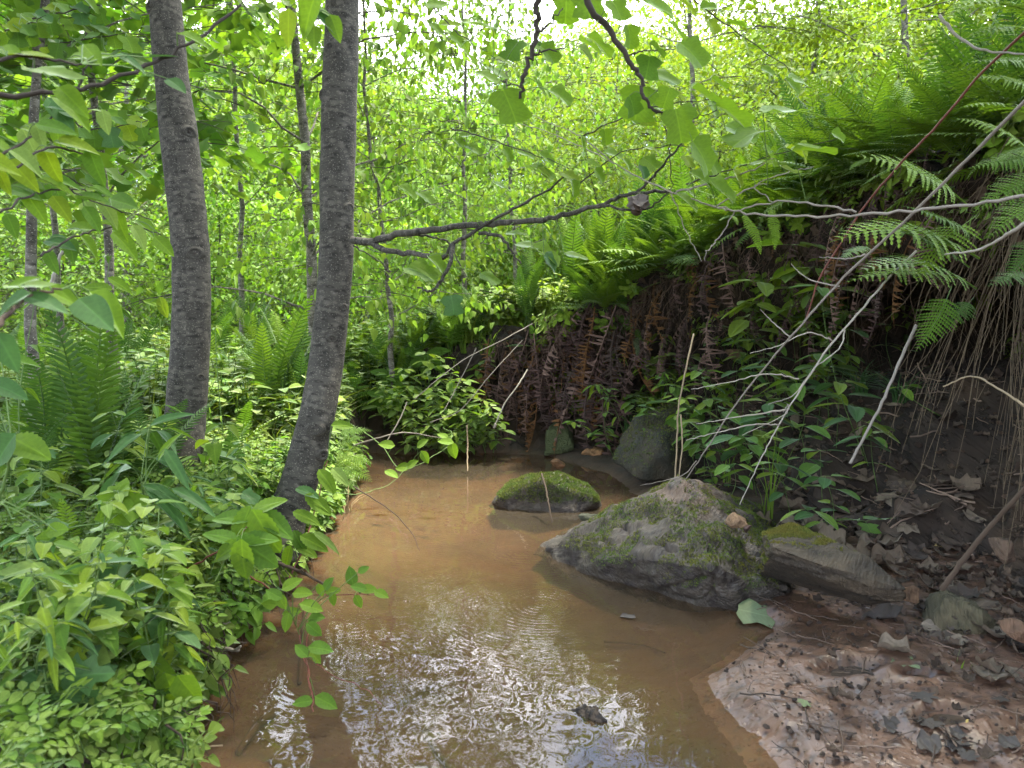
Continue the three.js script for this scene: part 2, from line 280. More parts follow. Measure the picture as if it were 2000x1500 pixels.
const axis = (near0, near1, step, far0, far1) => { const a = []; for (let x = near0; x <= near1 + 1e-6; x += step) a.push(x); let s = step, x = near0; const lo = []; while (x > far0) { s *= 1.18; x -= s; lo.unshift(Math.max(x, far0)); } s = step; x = near1; while (x < far1) { s *= 1.18; x += s; a.push(Math.min(x, far1)); } return [...lo, ...a]; };
const mix3 = (a, b, t) => [lerp(a[0], b[0], t), lerp(a[1], b[1], t), lerp(a[2], b[2], t)];
const groundGeo = sheet(axis(-2.2, 3, 0.026, -220, 220), axis(-7.6, -0.6, 0.026, -260, 60), groundH, (x, z, y) => {
  const q = fbm2(x * 1.3 + 5, z * 1.3, 4), s = fbm2(x * 6, z * 6 + 3, 3);
  const bed = mix3([0.115, 0.067, 0.034], [0.083, 0.051, 0.028], smooth(-0.2, 0.5, q)), silt = mix3(bed, [0.105, 0.0743, 0.0341], smooth(0.15, 0.6, s + q * 0.5) * 0.8);
  const soil = mix3([0.0743, 0.0464, 0.0279], [0.0433, 0.031, 0.0186], smooth(-0.3, 0.4, s));
  const far = mix3(soil, [0.0372, 0.0557, 0.0155], smooth(0.45, 0.6, y));
  return mix3(silt, far, smooth(-0.005, 0.035, y));
});
const groundMat = std(col(1, 1, 1), 0.9, { vertexColors: true, map: soilMap, bumpMap: soilBump, bumpScale: 0.012 });
structure(mesh('ground', groundGeo, groundMat));

// the bank: a profile carried along the foot of the wall, from the far end of the pool round to the right of the camera
const BK = [ // x, z, talus height, talus width, lip height, cave depth, lip reach
  [-3.4, -7.6, 0.3, 0.3, 0.45, 0, 0.02], [-1.7, -7.2, 0.25, 0.4, 0.55, 0, 0.02], [-0.7, -6.95, 0.2, 0.45, 0.78, 0.05, 0.05], [0.05, -6.75, 0.12, 0.3, 0.98, 0.25, 0.12], [0.75, -6.45, 0.12, 0.3, 1.2, 0.32, 0.16],
  [1.32, -5.9, 0.3, 0.45, 1.58, 0.28, 0.16], [1.85, -5.15, 0.55, 0.7, 1.78, 0.25, 0.2], [2.32, -4.45, 0.82, 0.95, 1.88, 1.0, 0.4], [2.6, -3.75, 0.82, 1.0, 1.92, 1.3, 0.5], [2.68, -3.05, 0.6, 0.85, 1.95, 0.8, 0.45], [2.8, -2.1, 0.45, 0.8, 2.0, 0.2, 0.25], [2.95, -0.6, 0.4, 0.7, 2.0, 0.2, 0.2], [3.2, 3, 0.4, 0.7, 2.0, 0.1, 0.1], [4, 14, 0.4, 0.7, 2.0, 0.1, 0.1],
];
const bankLine = new THREE.CatmullRomCurve3(BK.map((b) => V(b[0], 0, b[1])));
function bankAt(s, t, noise = true) { // s along 0..1, t up the profile 0..1
  const f = s * (BK.length - 1), i = Math.min(Math.floor(f), BK.length - 2), k = f - i, q = (c) => lerp(BK[i][c], BK[i + 1][c], k * k * (3 - 2 * k));
  const c = bankLine.getPoint(s), T = bankLine.getTangent(s), N = V(-T.z, 0, T.x).normalize(), hT = q(2), wT = q(3), hL = q(4), cave = q(5), lip = q(6), rise = 0.15 + 0.85 * smooth(0.3, 0.62, s);
  const prof = [[wT + 0.12, -0.16], [wT, -0.03], [wT * 0.5, hT * 0.5], [0.02, hT], [-cave, hT + 0.1 * (hL - hT)], [-cave * 0.95, lerp(hT, hL, 0.45)], [lip * 0.7, hL - 0.16 - 0.28 * smooth(0.3, 0.6, cave)], [lip, hL - 0.06], [lip - 0.1, hL + 0.06], [-0.5, hL + 0.08], [-1.6, hL + 0.06], [-4.5, hL + 0.1 * rise], [-12, hL - 0.1 + 1.3 * rise], [-40, hL - 0.3 + 6 * rise]];
  const g = t * (prof.length - 1), a = Math.min(Math.floor(g), prof.length - 2), u = g - a, w = (j) => prof[clamp(j, 0, prof.length - 1)];
  const cr = (e) => { const p0 = w(a - 1)[e], p1 = w(a)[e], p2 = w(a + 1)[e], p3 = w(a + 2)[e], m1 = a < 9 ? (p2 - p0) * 0.35 : p2 - p1, m2 = a < 8 ? (p3 - p1) * 0.35 : p2 - p1; const u2 = u * u, u3 = u2 * u; return (2 * u3 - 3 * u2 + 1) * p1 + (u3 - 2 * u2 + u) * m1 + (-2 * u3 + 3 * u2) * p2 + (u3 - u2) * m2; };
  const p = c.clone().addScaledVector(N, cr(0)); p.y = cr(1);
  if (noise) { const am = a < 9 ? 1 : 1.5; const e = 0.15 * fbm3(p.x * 1.8, p.y * 1.8, p.z * 1.8, 3) * am + 0.07 * fbm3(p.x * 6, p.y * 6, p.z * 6, 4); p.addScaledVector(N, e); p.y += 0.6 * e; }
  return p;
}
let bank, bankPick;
{
  const ns = 340, nt = 110, pos = [], uv = [], c = [], idx = [];
  for (let j = 0; j <= nt; j++) for (let i = 0; i <= ns; i++) {
    const p = bankAt(i / ns, j / nt); pos.push(p.x, p.y, p.z); uv.push((p.x - p.z) * 0.8, p.y + (p.x + p.z) * 0.45);
    const q = fbm3(p.x * 2.2, p.y * 3.5, p.z * 2.2, 4), up = j / nt > 0.66;
    let k = mix3([0.0434, 0.0286, 0.0187], [0.0217, 0.0156, 0.0113], smooth(-0.25, 0.3, q)); k = mix3(k, [0.0868, 0.0477, 0.0217], 0.5 * smooth(0.2, 0.55, fbm3(p.x * 1.1 + 9, p.y * 2, p.z * 1.1, 3)));
    if (up) k = mix3(k, [0.026, 0.0325, 0.0108], 0.6); c.push(...k);
    if (i < ns && j < nt) { const a = j * (ns + 1) + i, b = a + ns + 1; idx.push(a, a + 1, b, a + 1, b + 1, b); }
  }
  const g = new THREE.BufferGeometry(); g.setAttribute('position', new THREE.Float32BufferAttribute(pos, 3)); g.setAttribute('uv', new THREE.Float32BufferAttribute(uv, 2)); g.setAttribute('color', new THREE.Float32BufferAttribute(c, 3)); g.setIndex(idx); g.computeVertexNormals();
  bank = mesh('earth_bank', g, std(col(1, 1, 1), 0.95, { vertexColors: true, map: soilMap, bumpMap: soilBump, bumpScale: 0.03 })); structure(bank);
  bank.updateMatrixWorld(); const pick3 = g.clone(); pick3.boundsTree = new MeshBVH(pick3); bankPick = new THREE.Mesh(pick3, new THREE.MeshBasicMaterial({ side: THREE.DoubleSide })); bankPick.raycast = acceleratedRaycast;
}
const caster = new THREE.Raycaster(); caster.firstHitOnly = true;
function hit(px, py, dMax = 60) { // where the sight line meets the ground or the bank
  const r = ray(px, py), o = camera.position; let best = dMax;
  for (let d = 1; d < dMax; d *= 1.004) { const x = o.x + r.x * d, z = o.z + r.z * d; if (o.y + r.y * d < Math.max(groundH(x, z), 0)) { best = d; break; } }
  caster.set(o, r.clone().normalize()); const h = caster.intersectObject(bankPick)[0]; if (h && h.distance / r.length() < best) return h.point.clone();
  return r.multiplyScalar(best).add(o);
}
function floorY(x, z) { let y = groundH(x, z); caster.set(V(x, 30, z), V(0, -1, 0)); const h = caster.intersectObject(bankPick)[0]; return h ? Math.max(y, h.point.y) : y; }
const onFloor = (x, z) => V(x, floorY(x, z), z);

{ // mud flat at the right front
  const xs = [], zs = []; for (let x = 0.3; x < 2.7; x += 0.0125) xs.push(x); for (let z = -3.6; z < -1.2; z += 0.0125) zs.push(z);
  const prints = [[1660, 1310, 0.1], [1790, 1330, 0.06], [1480, 1400, 0.05], [1850, 1420, 0.08]].map(([x, y, r]) => [G(x, y, 0.06), r]);
  const hf = (x, z) => { let e = 0.0025 * fbm2(x * 12, z * 12, 3) + 0.002 * Math.max(0, fbm2(x * 45, z * 45, 2)) - 0.002; for (const [p, r] of prints) { const d = Math.hypot((x - p.x) * 0.8, (z - p.z) * 1.6) / r; e -= 0.028 * Math.exp(-d * d * 2.2) - 0.012 * Math.exp(-Math.pow(d - 1.2, 2) * 6); } return groundH(x, z) - 0.004 + (0.02 + 0.004 * fbm2(x * 9, z * 9, 3)) * smooth(-0.16, 0.14, x - rightEdge(z)) + e * smooth(-0.02, 0.12, x - rightEdge(z)); };
  const g = sheet(xs, zs, hf, (x, z) => { const q = fbm2(x * 5, z * 5, 4), s = fbm2(x * 17, z * 17, 3), dk = smooth(0.25, 0.5, fbm2(x * 3 + 8, z * 3, 3)); return mix3(mix3([0.2, 0.116, 0.078], [0.135, 0.076, 0.05], smooth(-0.3, 0.3, q)), [0.037, 0.0311, 0.0333], clamp(0.7 * smooth(0.3, 0.5, s) + dk * 0.45 * smooth(1.5, 2.0, x))); });
  structure(mesh('mud_flat', g, std(col(1, 1, 1), 0.42, { vertexColors: true, map: soilMap, bumpMap: soilBump, bumpScale: 0.012 })));
}
{ // water, with rings where drops and striders touched it
  const zs = [], cols = 430; for (let d = 1.3; d < 7.4; d += 0.006 * Math.pow(d / 1.6, 1.15)) zs.push(-d);
  const rings = [[800, 1120, 0.75, 0.03], [1060, 1180, 0.8, 0.026], [700, 1290, 0.3, 0.03]].map(([x, y, a, l]) => [G(x, y), a, l]);
  const hf = (x, z) => {
    let h = 0; for (const [c, a, l] of rings) { const d = Math.hypot(x - c.x, z - c.z); h += a * 0.00026 * Math.sin(d / l * 6.283) * Math.exp(-Math.pow(d / 0.42, 2)); }
    const near = smooth(-4.2, -1.9, z) * (0.55 + 0.45 * smooth(-0.5, 0.35, n2(x * 1.7 + 4, z * 1.7))), side = smooth(-0.1, 0.6, Math.min(x - leftEdge(z), rightEdge(z) - x));
    h += (0.15 + 0.85 * near) * side * (0.0005 * n2(x * 8, z * 7) + 0.00012 * n2(x * 18 + 5, z * 15)) + 0.00006 * n2(x * 7, z * 26) * (1 - near) + 0.0004 * n2(x * 3.3, z * 4);
    return h;
  };
  const pos = [], nor = [], uv = [], idx = [], nz = zs.length;
  for (let j = 0; j < nz; j++) { const z = zs[j], x0 = -2.2, x1 = 2.3; for (let i = 0; i <= cols; i++) { const x = lerp(Math.max(x0, -0.78 * -z - 0.3), Math.min(x1, 0.78 * -z + 0.3), i / cols), e = 0.002; pos.push(x, hf(x, z), z); const n = V(-(hf(x + e, z) - hf(x - e, z)) / (2 * e), 1, -(hf(x, z + e) - hf(x, z - e)) / (2 * e)).normalize(); nor.push(n.x, n.y, n.z); uv.push(x, z); if (i < cols && j < nz - 1) { const a = j * (cols + 1) + i, b = a + cols + 1; idx.push(a, a + 1, b, a + 1, b + 1, b); } } }
  const g = new THREE.BufferGeometry(); g.setAttribute('position', new THREE.Float32BufferAttribute(pos, 3)); g.setAttribute('normal', new THREE.Float32BufferAttribute(nor, 3)); g.setAttribute('uv', new THREE.Float32BufferAttribute(uv, 2)); g.setIndex(idx);
  structure(mesh('water', g, new THREE.MeshPhysicalMaterial({ color: col(0.67, 0.54, 0.39), roughness: 0, ior: 1.33, transmission: 0.95, thickness: 0, side: THREE.DoubleSide })));
}
// ---------------------------------------------------------------- rocks
function subdivided(g, n) {
  for (let k = 0; k < n; k++) { const p = g.attributes.position, out = []; const v = (i) => V().fromBufferAttribute(p, i); for (let i = 0; i < p.count; i += 3) { const a = v(i), b = v(i + 1), c = v(i + 2), ab = a.clone().lerp(b, 0.5), bc = b.clone().lerp(c, 0.5), ca = c.clone().lerp(a, 0.5); for (const t of [a, ab, ca, ab, b, bc, ca, bc, c, ab, bc, ca]) out.push(t.x, t.y, t.z); } g = new THREE.BufferGeometry(); g.setAttribute('position', new THREE.Float32BufferAttribute(out, 3)); }
  return g;
}
function relax(g, times) { const p = g.attributes.position, ix = g.index.array; for (let k = 0; k < times; k++) { const s = new Float32Array(p.count * 3), n = new Float32Array(p.count); for (let i = 0; i < ix.length; i += 3) for (let e = 0; e < 3; e++) { const a = ix[i + e], b = ix[i + (e + 1) % 3]; for (let c = 0; c < 3; c++) { s[a * 3 + c] += p.array[b * 3 + c]; s[b * 3 + c] += p.array[a * 3 + c]; } n[a]++; n[b]++; } for (let i = 0; i < p.count; i++) for (let c = 0; c < 3; c++) p.array[i * 3 + c] = lerp(p.array[i * 3 + c], s[i * 3 + c] / n[i], 0.5); } }
function rockGeo(points, o = {}) {
  const { sub = 4, amp = 0.03, freq = 4, soft = 2, strata = 0, tint } = o, c = points.reduce((a, b) => a.add(b), V()).multiplyScalar(1 / points.length);
  let g = subdivided(new ConvexGeometry(points.map((p) => p.clone().sub(c))).deleteAttribute('normal'), sub); g.deleteAttribute('uv'); g = mergeVertices(g, 1e-4); relax(g, soft); g.computeVertexNormals();
  const p = g.attributes.position, n = g.attributes.normal, col3 = new Float32Array(p.count * 3), uv = new Float32Array(p.count * 2);
  for (let i = 0; i < p.count; i++) {
    const q = V().fromBufferAttribute(p, i), nn = V().fromBufferAttribute(n, i), w = q.clone().add(c);
    let e = amp * fbm3(w.x * freq, w.y * freq, w.z * freq, 5); if (o.ridge) e += o.ridge * (Math.abs(n3(w.x * 4, w.y * 6, w.z * 4)) - 0.5 + 0.5 * Math.abs(n3(w.x * 9, w.y * 12, w.z * 9))) - 0.02 * smooth(0.06, 0.0, Math.abs(n3(w.x * 2.2 + 3, w.y * 3, w.z * 2.2))); if (strata) e += strata * Math.sign(n3(w.x * 2, w.y * 30, w.z * 2)) * 0.5 * (1 - Math.abs(nn.y));
    q.addScaledVector(nn, e); p.setXYZ(i, q.x, q.y, q.z); uv.set([(w.x + w.z * 0.6) * 2, (w.y * 1.2 + w.z * 0.9) * 2], i * 2); col3.set(tint ? tint(w, nn, e / amp) : [0.2, 0.17, 0.15], i * 3);
  }
  g.setAttribute('uv', new THREE.BufferAttribute(uv, 2)); g.setAttribute('color', new THREE.BufferAttribute(col3, 3)); g.computeVertexNormals(); return [g, c];
}
const mossTuft = (() => { const r = rng(8), parts = []; for (let i = 0; i < 7; i++) { const a = r() * 6.28, t = 0.3 + r() * 0.8, d = V(Math.cos(a) * t, 1, Math.sin(a) * t).normalize(), s = V(-Math.sin(a), 0, Math.cos(a)).multiplyScalar(0.16), b = V(Math.cos(a) * 0.3, 0, Math.sin(a) * 0.3), h = 0.6 + r() * 0.8; const g = new THREE.BufferGeometry(); g.setAttribute('position', new THREE.Float32BufferAttribute([b.clone().add(s), b.clone().sub(s), b.clone().addScaledVector(d, h)].flatMap((v) => v.toArray()), 3)); g.computeVertexNormals(); parts.push(g); } return mergeGeometries(parts); })();
function addMoss(parent, geo, count, size, keep, seed = 1, tone) {
  const r = rng(seed), ix = geo.index.array, p = geo.attributes.position, n = geo.attributes.normal, list = [], cs = [], areas = []; let tot = 0;
  const v = (a, i) => V().fromBufferAttribute(a, i);
  for (let i = 0; i < ix.length; i += 3) { const a = v(p, ix[i]); tot += v(p, ix[i + 1]).sub(a).cross(v(p, ix[i + 2]).sub(a)).length(); areas.push(tot); }
  for (let k = 0, tries = 0; k < count && tries < count * 12; tries++) {
    const t = r() * tot; let lo = 0, hi = areas.length - 1; while (lo < hi) { const m = (lo + hi) >> 1; if (areas[m] < t) lo = m + 1; else hi = m; }
    let a = r(), b = r(); if (a + b > 1) { a = 1 - a; b = 1 - b; } const [i0, i1, i2] = [ix[lo * 3], ix[lo * 3 + 1], ix[lo * 3 + 2]];
    const q = v(p, i0).multiplyScalar(1 - a - b).addScaledVector(v(p, i1), a).addScaledVector(v(p, i2), b), nn = v(n, i0).multiplyScalar(1 - a - b).addScaledVector(v(n, i1), a).addScaledVector(v(n, i2), b).normalize(), w = q.clone().add(parent.position);
    const kp = keep(w, nn); if (r() > kp) continue;
    list.push(poseM(q.addScaledVector(nn, -0.001), V(r() - 0.5, 0.2 * r(), r() - 0.5), nn, size * (0.5 + r()))); const m = 0.6 + 0.8 * r(), y = fbm3(w.x * 6, w.y * 6, w.z * 6, 2); cs.push(col(m * (1.05 + 0.35 * y + (tone ?? 0)), m * 1.1, m)); k++;
  }
  return copies('moss', mossTuft, mossMat, list, parent, cs);
}
const greyRock = (w, n, e) => { const q = fbm3(w.x * 3, w.y * 5, w.z * 3, 4), s = fbm3(w.x * 9 + 4, w.y * 9, w.z * 9, 3); let k = mix3([0.0558, 0.0435, 0.0323], [0.0951, 0.0753, 0.0585], smooth(-0.3, 0.4, q)); k = mix3(k, [0.139, 0.0918, 0.0669], 0.8 * smooth(0.24, 0.34, w.y + 0.05 * s)); k = mix3(k, [0.0251, 0.0167, 0.0156], 0.85 * smooth(0.04, 0.2, s + 0.4 * q)); return mix3(k, [0.145, 0.128, 0.112], 0.5 * smooth(0.3, 0.5, fbm3(w.x * 14, w.y * 14 + 5, w.z * 14, 2))); };
const tanRock = (w) => { const q = fbm3(w.x * 4, w.y * 16, w.z * 4, 4); return mix3([0.0943, 0.0689, 0.0426], [0.0451, 0.0328, 0.0213], smooth(-0.3, 0.4, q)); };
const darkRock = (w) => { const q = fbm3(w.x * 4, w.y * 4, w.z * 4, 4); return mix3([0.0558, 0.0418, 0.0223], [0.0307, 0.0279, 0.0167], smooth(-0.3, 0.3, q)); };
function rock(name, label, pts, mat, o, cat = 'rock') { const [g, c] = rockGeo(pts, o); const t = thing(name, label, cat, c); mesh('stone', g, mat, t); t.userData.geo = null; delete t.userData.geo; return [t, g]; }
{
  // main rock: waterline in front, ridge behind
  const A = [G(1040, 1082, -0.03), G(1100, 1125, -0.05), G(1250, 1165, -0.06), G(1350, 1200, -0.05), G(1460, 1210, -0.04), G(1560, 1165, 0.0), P(1130, 1035, 3.75), P(1235, 1000, 3.85), P(1325, 935, 3.75), P(1362, 940, 3.75), P(1435, 1010, 3.6), P(1490, 1075, 3.35), P(1545, 1150, 3.15), G(1120, 1030, -0.08), G(1560, 1020, -0.1), G(1300, 960, -0.08), P(1390, 1110, 3.05), P(1240, 1090, 3.3)];
  const [t, g] = rock('mossy_rock', 'large grey mossy rock sloping into the water on the right', A, wetRockMat, { sub: 5, amp: 0.034, freq: 5, soft: 1, ridge: 0.012, tint: greyRock });
  const band = (w) => smooth(0.02, 0.3, fbm3(w.x * 4.2 + 1, w.y * 4.2, w.z * 4.2, 4) + 0.3 - 1.6 * Math.max(0, 0.1 - w.y)) * smooth(0.05, 0.1, w.y) * (1 - 0.75 * smooth(0.3, 0.36, w.y));
  addMoss(t, g, 15000, 0.0085, (w, n) => band(w) * smooth(-0.1, 0.35, n.y), 31);
  const B = [G(950, 990, -0.04), G(1010, 1012, -0.05), G(1120, 1018, -0.05), G(1180, 995, -0.05), G(1160, 950, -0.05), G(1000, 950, -0.05), P(985, 948, 4.75), P(1030, 926, 4.8), P(1090, 925, 4.8), P(1140, 945, 4.75), P(1165, 975, 4.6), P(1060, 940, 4.6), P(970, 975, 4.65)];
  const [t2, g2] = rock('mossy_boulder', 'round moss-capped boulder standing in the middle of the water', B, wetRockMat, { sub: 4, amp: 0.025, freq: 5, soft: 3, tint: greyRock });
  addMoss(t2, g2, 7500, 0.0115, (w, n) => smooth(0.045, 0.075, w.y + 0.02 * n2(w.x * 9, w.z * 9)) * smooth(-0.35, 0.1, n.y), 32, -0.05);
  const e = 0.11, top = [[1490, 1040, 0.31], [1545, 1022, 0.32], [1640, 1060, 0.34], [1700, 1090, 0.33], [1768, 1150, 0.27], [1702, 1146, 0.27], [1606, 1104, 0.33], [1508, 1068, 0.35]].map(([x, y, h]) => G(x, y, h));
  const [t3, g3] = rock('slab_rock', 'flat tan slab of stone leaning beside the mossy rock with a dark gap below', [...top, ...top.map((p, i) => p.clone().add(V((i < 4 ? 0 : 0.01), -e * (i > 3 ? 0.5 : 1.7), -0.02)))], rockMat, { sub: 4, amp: 0.007, freq: 9, soft: 0, strata: 0.012, tint: tanRock });
  const sx = G(1530, 1060, 0.2); addMoss(t3, g3, 6500, 0.008, (w, n) => smooth(0.2, 0.6, n.y) * smooth(0.5, 0.1, Math.hypot(w.x - sx.x, w.z - sx.z) + 0.12 * n2(w.x * 9, w.z * 9)), 33, 0.25);
  const sup = [[1690, 1105], [1755, 1110], [1770, 1085], [1650, 1060], [1690, 1050]].map(([x, y]) => G(x, y, 0.02)); mesh('footing', rockGeo([...sup, ...sup.map((p) => V(p.x, 0.12, p.z - 0.03))], { sub: 3, tint: darkRock })[0], rockMat, t3).position.copy(rockGeo([...sup, ...sup.map((p) => V(p.x, 0.12, p.z - 0.03))], { sub: 0 })[1]).sub(t3.position);
  const C = [[1200, 900, 5.2], [1215, 840, 5.4], [1255, 805, 5.5], [1310, 800, 5.5], [1350, 850, 5.3], [1330, 945, 5.0], [1240, 935, 5.0], [1290, 870, 5.0]].map((a) => P(...a)); const [t4, g4] = rock('dark_boulder', 'dark wet boulder bulging from the bank behind the mossy rocks', [...C, ...C.map((p) => p.clone().add(V(0.25, 0, -0.3)))], rockMat, { sub: 4, amp: 0.04, freq: 4, tint: darkRock });
  addMoss(t4, g4, 1600, 0.011, (w, n) => smooth(0.1, 0.6, n.y), 34);
  const F = [[1065, 840, 6.25], [1105, 825, 6.25], [1120, 880, 6.2], [1060, 893, 6.2]].map((a) => P(...a)); const [t5, g5] = rock('green_stone', 'upright green stained stone under the hanging dead ferns', [...F, ...F.map((p) => p.clone().add(V(0.05, 0, -0.25)))], rockMat, { sub: 3, amp: 0.03, tint: () => [0.07, 0.085, 0.03] }, 'stone');
  const stones = [['tan_stone', 1440, 1018, 42, 0.3, [0.33, 0.2, 0.11], 'round orange tan stone resting behind the large mossy rock'], ['orange_stone', 1160, 890, 50, 0.03, [0.42, 0.22, 0.1], 'orange stone at the water edge below the dead ferns'], ['orange_stone', 1090, 905, 30, 0.02, [0.4, 0.2, 0.09], 'small orange stone lying at the foot of the green stone'], ['brown_stone', 1465, 1035, 25, 0.28, [0.12, 0.06, 0.045], 'small dark maroon stone beside the round tan stone'], ['brown_stone', 1950, 1075, 60, 0.3, [0.16, 0.1, 0.065], 'brown stone in the soil at the right below the straw'], ['brown_stone', 1780, 1160, 40, 0.16, [0.2, 0.11, 0.06], 'reddish stone in front of the slab end'], ['grey_stone', 1150, 1010, 40, 0.06, [0.09, 0.095, 0.06], 'small dark mossy stone between the boulder and the large rock'], ['brown_stone', 1985, 1230, 55, 0.2, [0.24, 0.13, 0.075], 'reddish brown stone at the right beside the olive stone'], ['olive_stone', 1868, 1212, 150, 0.1, [0.15, 0.12, 0.065], 'olive brown stone half buried in mud at the right'], ['tan_stone', 1435, 690, 34, 0.8, [0.36, 0.22, 0.13], 'pale orange stone set in the bank among seedlings'], ['pale_stone', 1605, 1100, 58, 0.225, [0.5, 0.33, 0.2], 'flat orange stone lying on top of the slab']];
  for (const [name, x, y, s, h, c, label] of stones) { const p = G(x, y, h), q = label.includes('bank') ? hit(x, y) : p, d = q.distanceTo(camera.position), r = pxSize(s, d) / 2, rr = rng(x); const pts = []; for (let i = 0; i < 14; i++) { const a = rr() * 6.28, u = rr() * 2 - 1, k = Math.sqrt(1 - u * u); pts.push(V(Math.cos(a) * k * r * 1.1, u * r * (name === 'pale_stone' ? 0.3 : name === 'olive_stone' ? 0.62 : 0.75), Math.sin(a) * k * r).add(q)); } const [g, cc] = rockGeo(pts, { sub: 3, amp: r * 0.15, freq: 12, soft: 2, tint: (w) => { const z = 0.8 + 0.4 * fbm3(w.x * 20, w.y * 20, w.z * 20, 2); return c.map((x) => x * z); } }); const m = mesh(name, g, rockMat); m.position.copy(cc); tag(m, label, 'stone'); }
}
{ // grit and small stones on the slope and the mud: too many to count
  const g = rockGeo([V(-1, 0, 0), V(1, 0, 0.1), V(0, 0.8, 0), V(0, -0.5, 0.2), V(0.2, 0.2, 1), V(-0.3, 0.1, -0.9), V(0.7, 0.5, 0.6), V(-0.7, 0.4, 0.5)], { sub: 2, amp: 0.1, freq: 1, tint: () => [1, 1, 1] })[0];
  const list = [], cs = [], r = rng(77);
  for (let i = 0; i < 1800; i++) { const s = lerp(0.42, 0.75, r()), t = Math.pow(r(), 0.8) * 0.24, p = bankAt(s, t); if (p.y < 0.02) continue; list.push(poseM(p, V(r() - 0.5, r() * 0.4, r() - 0.5), V(0, 1, 0), 0.005 + 0.028 * Math.pow(r(), 4))); const k = 0.5 + r(); cs.push(r() < 0.5 ? col(0.19 * k, 0.11 * k, 0.07 * k) : col(0.12 * k, 0.09 * k, 0.07 * k)); }
  for (let i = 0; i < 3800; i++) { const z = lerp(-3.4, -1.3, r()), x = rightEdge(z) + 0.03 + r() * 1.5; list.push(poseM(V(x, groundH(x, z) + 0.021, z), V(r() - 0.5, 0.1, r() - 0.5), V(0, 1, 0), 0.0025 + 0.011 * Math.pow(r(), 5))); const k = 0.4 + r() * 0.8; cs.push(col(0.16 * k, 0.11 * k, 0.085 * k)); }
  tag(copies('pebbles', g, rockMat, list, null, cs), 'small brown pebbles and soil crumbs scattered over mud and slope', 'pebbles');
}
// ---------------------------------------------------------------- trees in front
function trunkTube(list, o = {}) { // list of [px, py, width px, depth]
  const pts = list.map(([x, y, , d]) => P(x, y, d)), rad = list.map(([, , w, d]) => pxSize(w, d) / 2), n = 90, cv = new THREE.CatmullRomCurve3(pts, false, 'catmullrom', 0.5), out = [], rr = [];
  for (let i = 0; i <= n; i++) { const t = i / n, f = t * (rad.length - 1), k = Math.min(Math.floor(f), rad.length - 2); out.push(cv.getPoint(t)); rr.push(lerp(rad[k], rad[k + 1], f - k)); }
  const knots = (o.knots ?? []).map(([x, y, s, d]) => [P(x, y, d), s]);
  return tube(out, rr, 40, { bump: (p) => { let e = 0.0035 * fbm3(p.x * 9, p.y * 5, p.z * 9, 3) + 0.0012 * n3(p.x * 60, p.y * 30, p.z * 60); for (const [c, s] of knots) { const q = p.distanceTo(c) / s; e += s * (0.5 * Math.exp(-q * q * 1.1) - 0.5 * Math.exp(-q * q * 14)); } return e; } });
}
const twigShape = tube([V(0, 0, 0), V(0.03, 0.06, 0.35), V(-0.02, 0.06, 0.7), V(0.03, 0, 1)], [0.009, 0.003], 3);
function crownOf(parent, tips, o) { // leaves hung in flat sprays round the given tips (points in the parent's space)
  const twigs = [];
  const { per = 40, spread = 0.6, size = 0.1, geo = GEO.crown, mat = crownMat, tone = [1, 1, 1], flat = 0.35, hang = 0.4, vary = 0.35, name = 'crown' } = o, list = [], cs = [];
  for (const t of tips) {
    const az = rnd(6.28), sp = spread * rnd(0.7, 1.3), k = rnd(1 - vary, 1 + vary), yl = rnd(-0.12, 0.2);
    for (let i = 0; i < 3; i++) { const a = rnd(6.28); twigs.push(poseM(t, V(Math.cos(a), rnd(-0.4, 0.15), Math.sin(a)), V(0, 1, 0), sp * rnd(0.7, 1.1))); }
    for (let i = 0; i < per; i++) {
      const a = rnd(6.28), r = sp * Math.sqrt(R0()), p = V(t.x + Math.cos(a) * r, t.y + (R0() - 0.5) * sp * flat * 2 - 0.18 * r, t.z + Math.sin(a) * r);
      const d = V(Math.cos(a + rnd(-0.9, 0.9)), -hang * rnd(0.2, 2), Math.sin(a + rnd(-0.9, 0.9))), up = V(rnd(-0.55, 0.55), 1, rnd(-0.55, 0.55));
      list.push(poseM(p, d, up, size * rnd(0.6, 1.25))); const m = k * rnd(0.75, 1.25); cs.push(col(tone[0] * m * (1 + yl), tone[1] * m, tone[2] * m));
    }
  }
  copies('twigs', twigShape, twigDark, twigs, parent);
  return copies(name, geo, mat, list, parent, cs);
}
const leftTree = [[328, 1065, 112, 3.42], [336, 990, 84, 3.5], [354, 900, 77, 3.55], [362, 820, 77, 3.6], [368, 740, 74, 3.6], [373, 650, 72, 3.6], [374, 560, 71, 3.6], [371, 470, 70, 3.6], [361, 370, 70, 3.6], [349, 260, 70, 3.6], [334, 140, 62, 3.6], [322, 0, 60, 3.6], [310, -180, 56, 3.7], [318, -420, 50, 3.8], [340, -700, 42, 3.95]];
const rightTree = [[535, 1095, 104, 3.3], [558, 1015, 80, 3.35], [582, 950, 72, 3.4], [605, 870, 71, 3.45], [622, 800, 68, 3.45], [638, 700, 67, 3.5], [649, 600, 64, 3.5], [657, 500, 66, 3.5], [658, 400, 66, 3.5], [660, 300, 67, 3.5], [663, 200, 68, 3.5], [666, 100, 67, 3.5], [669, 0, 62, 3.5], [672, -180, 58, 3.5], [660, -420, 52, 3.5], [640, -700, 42, 3.5]];
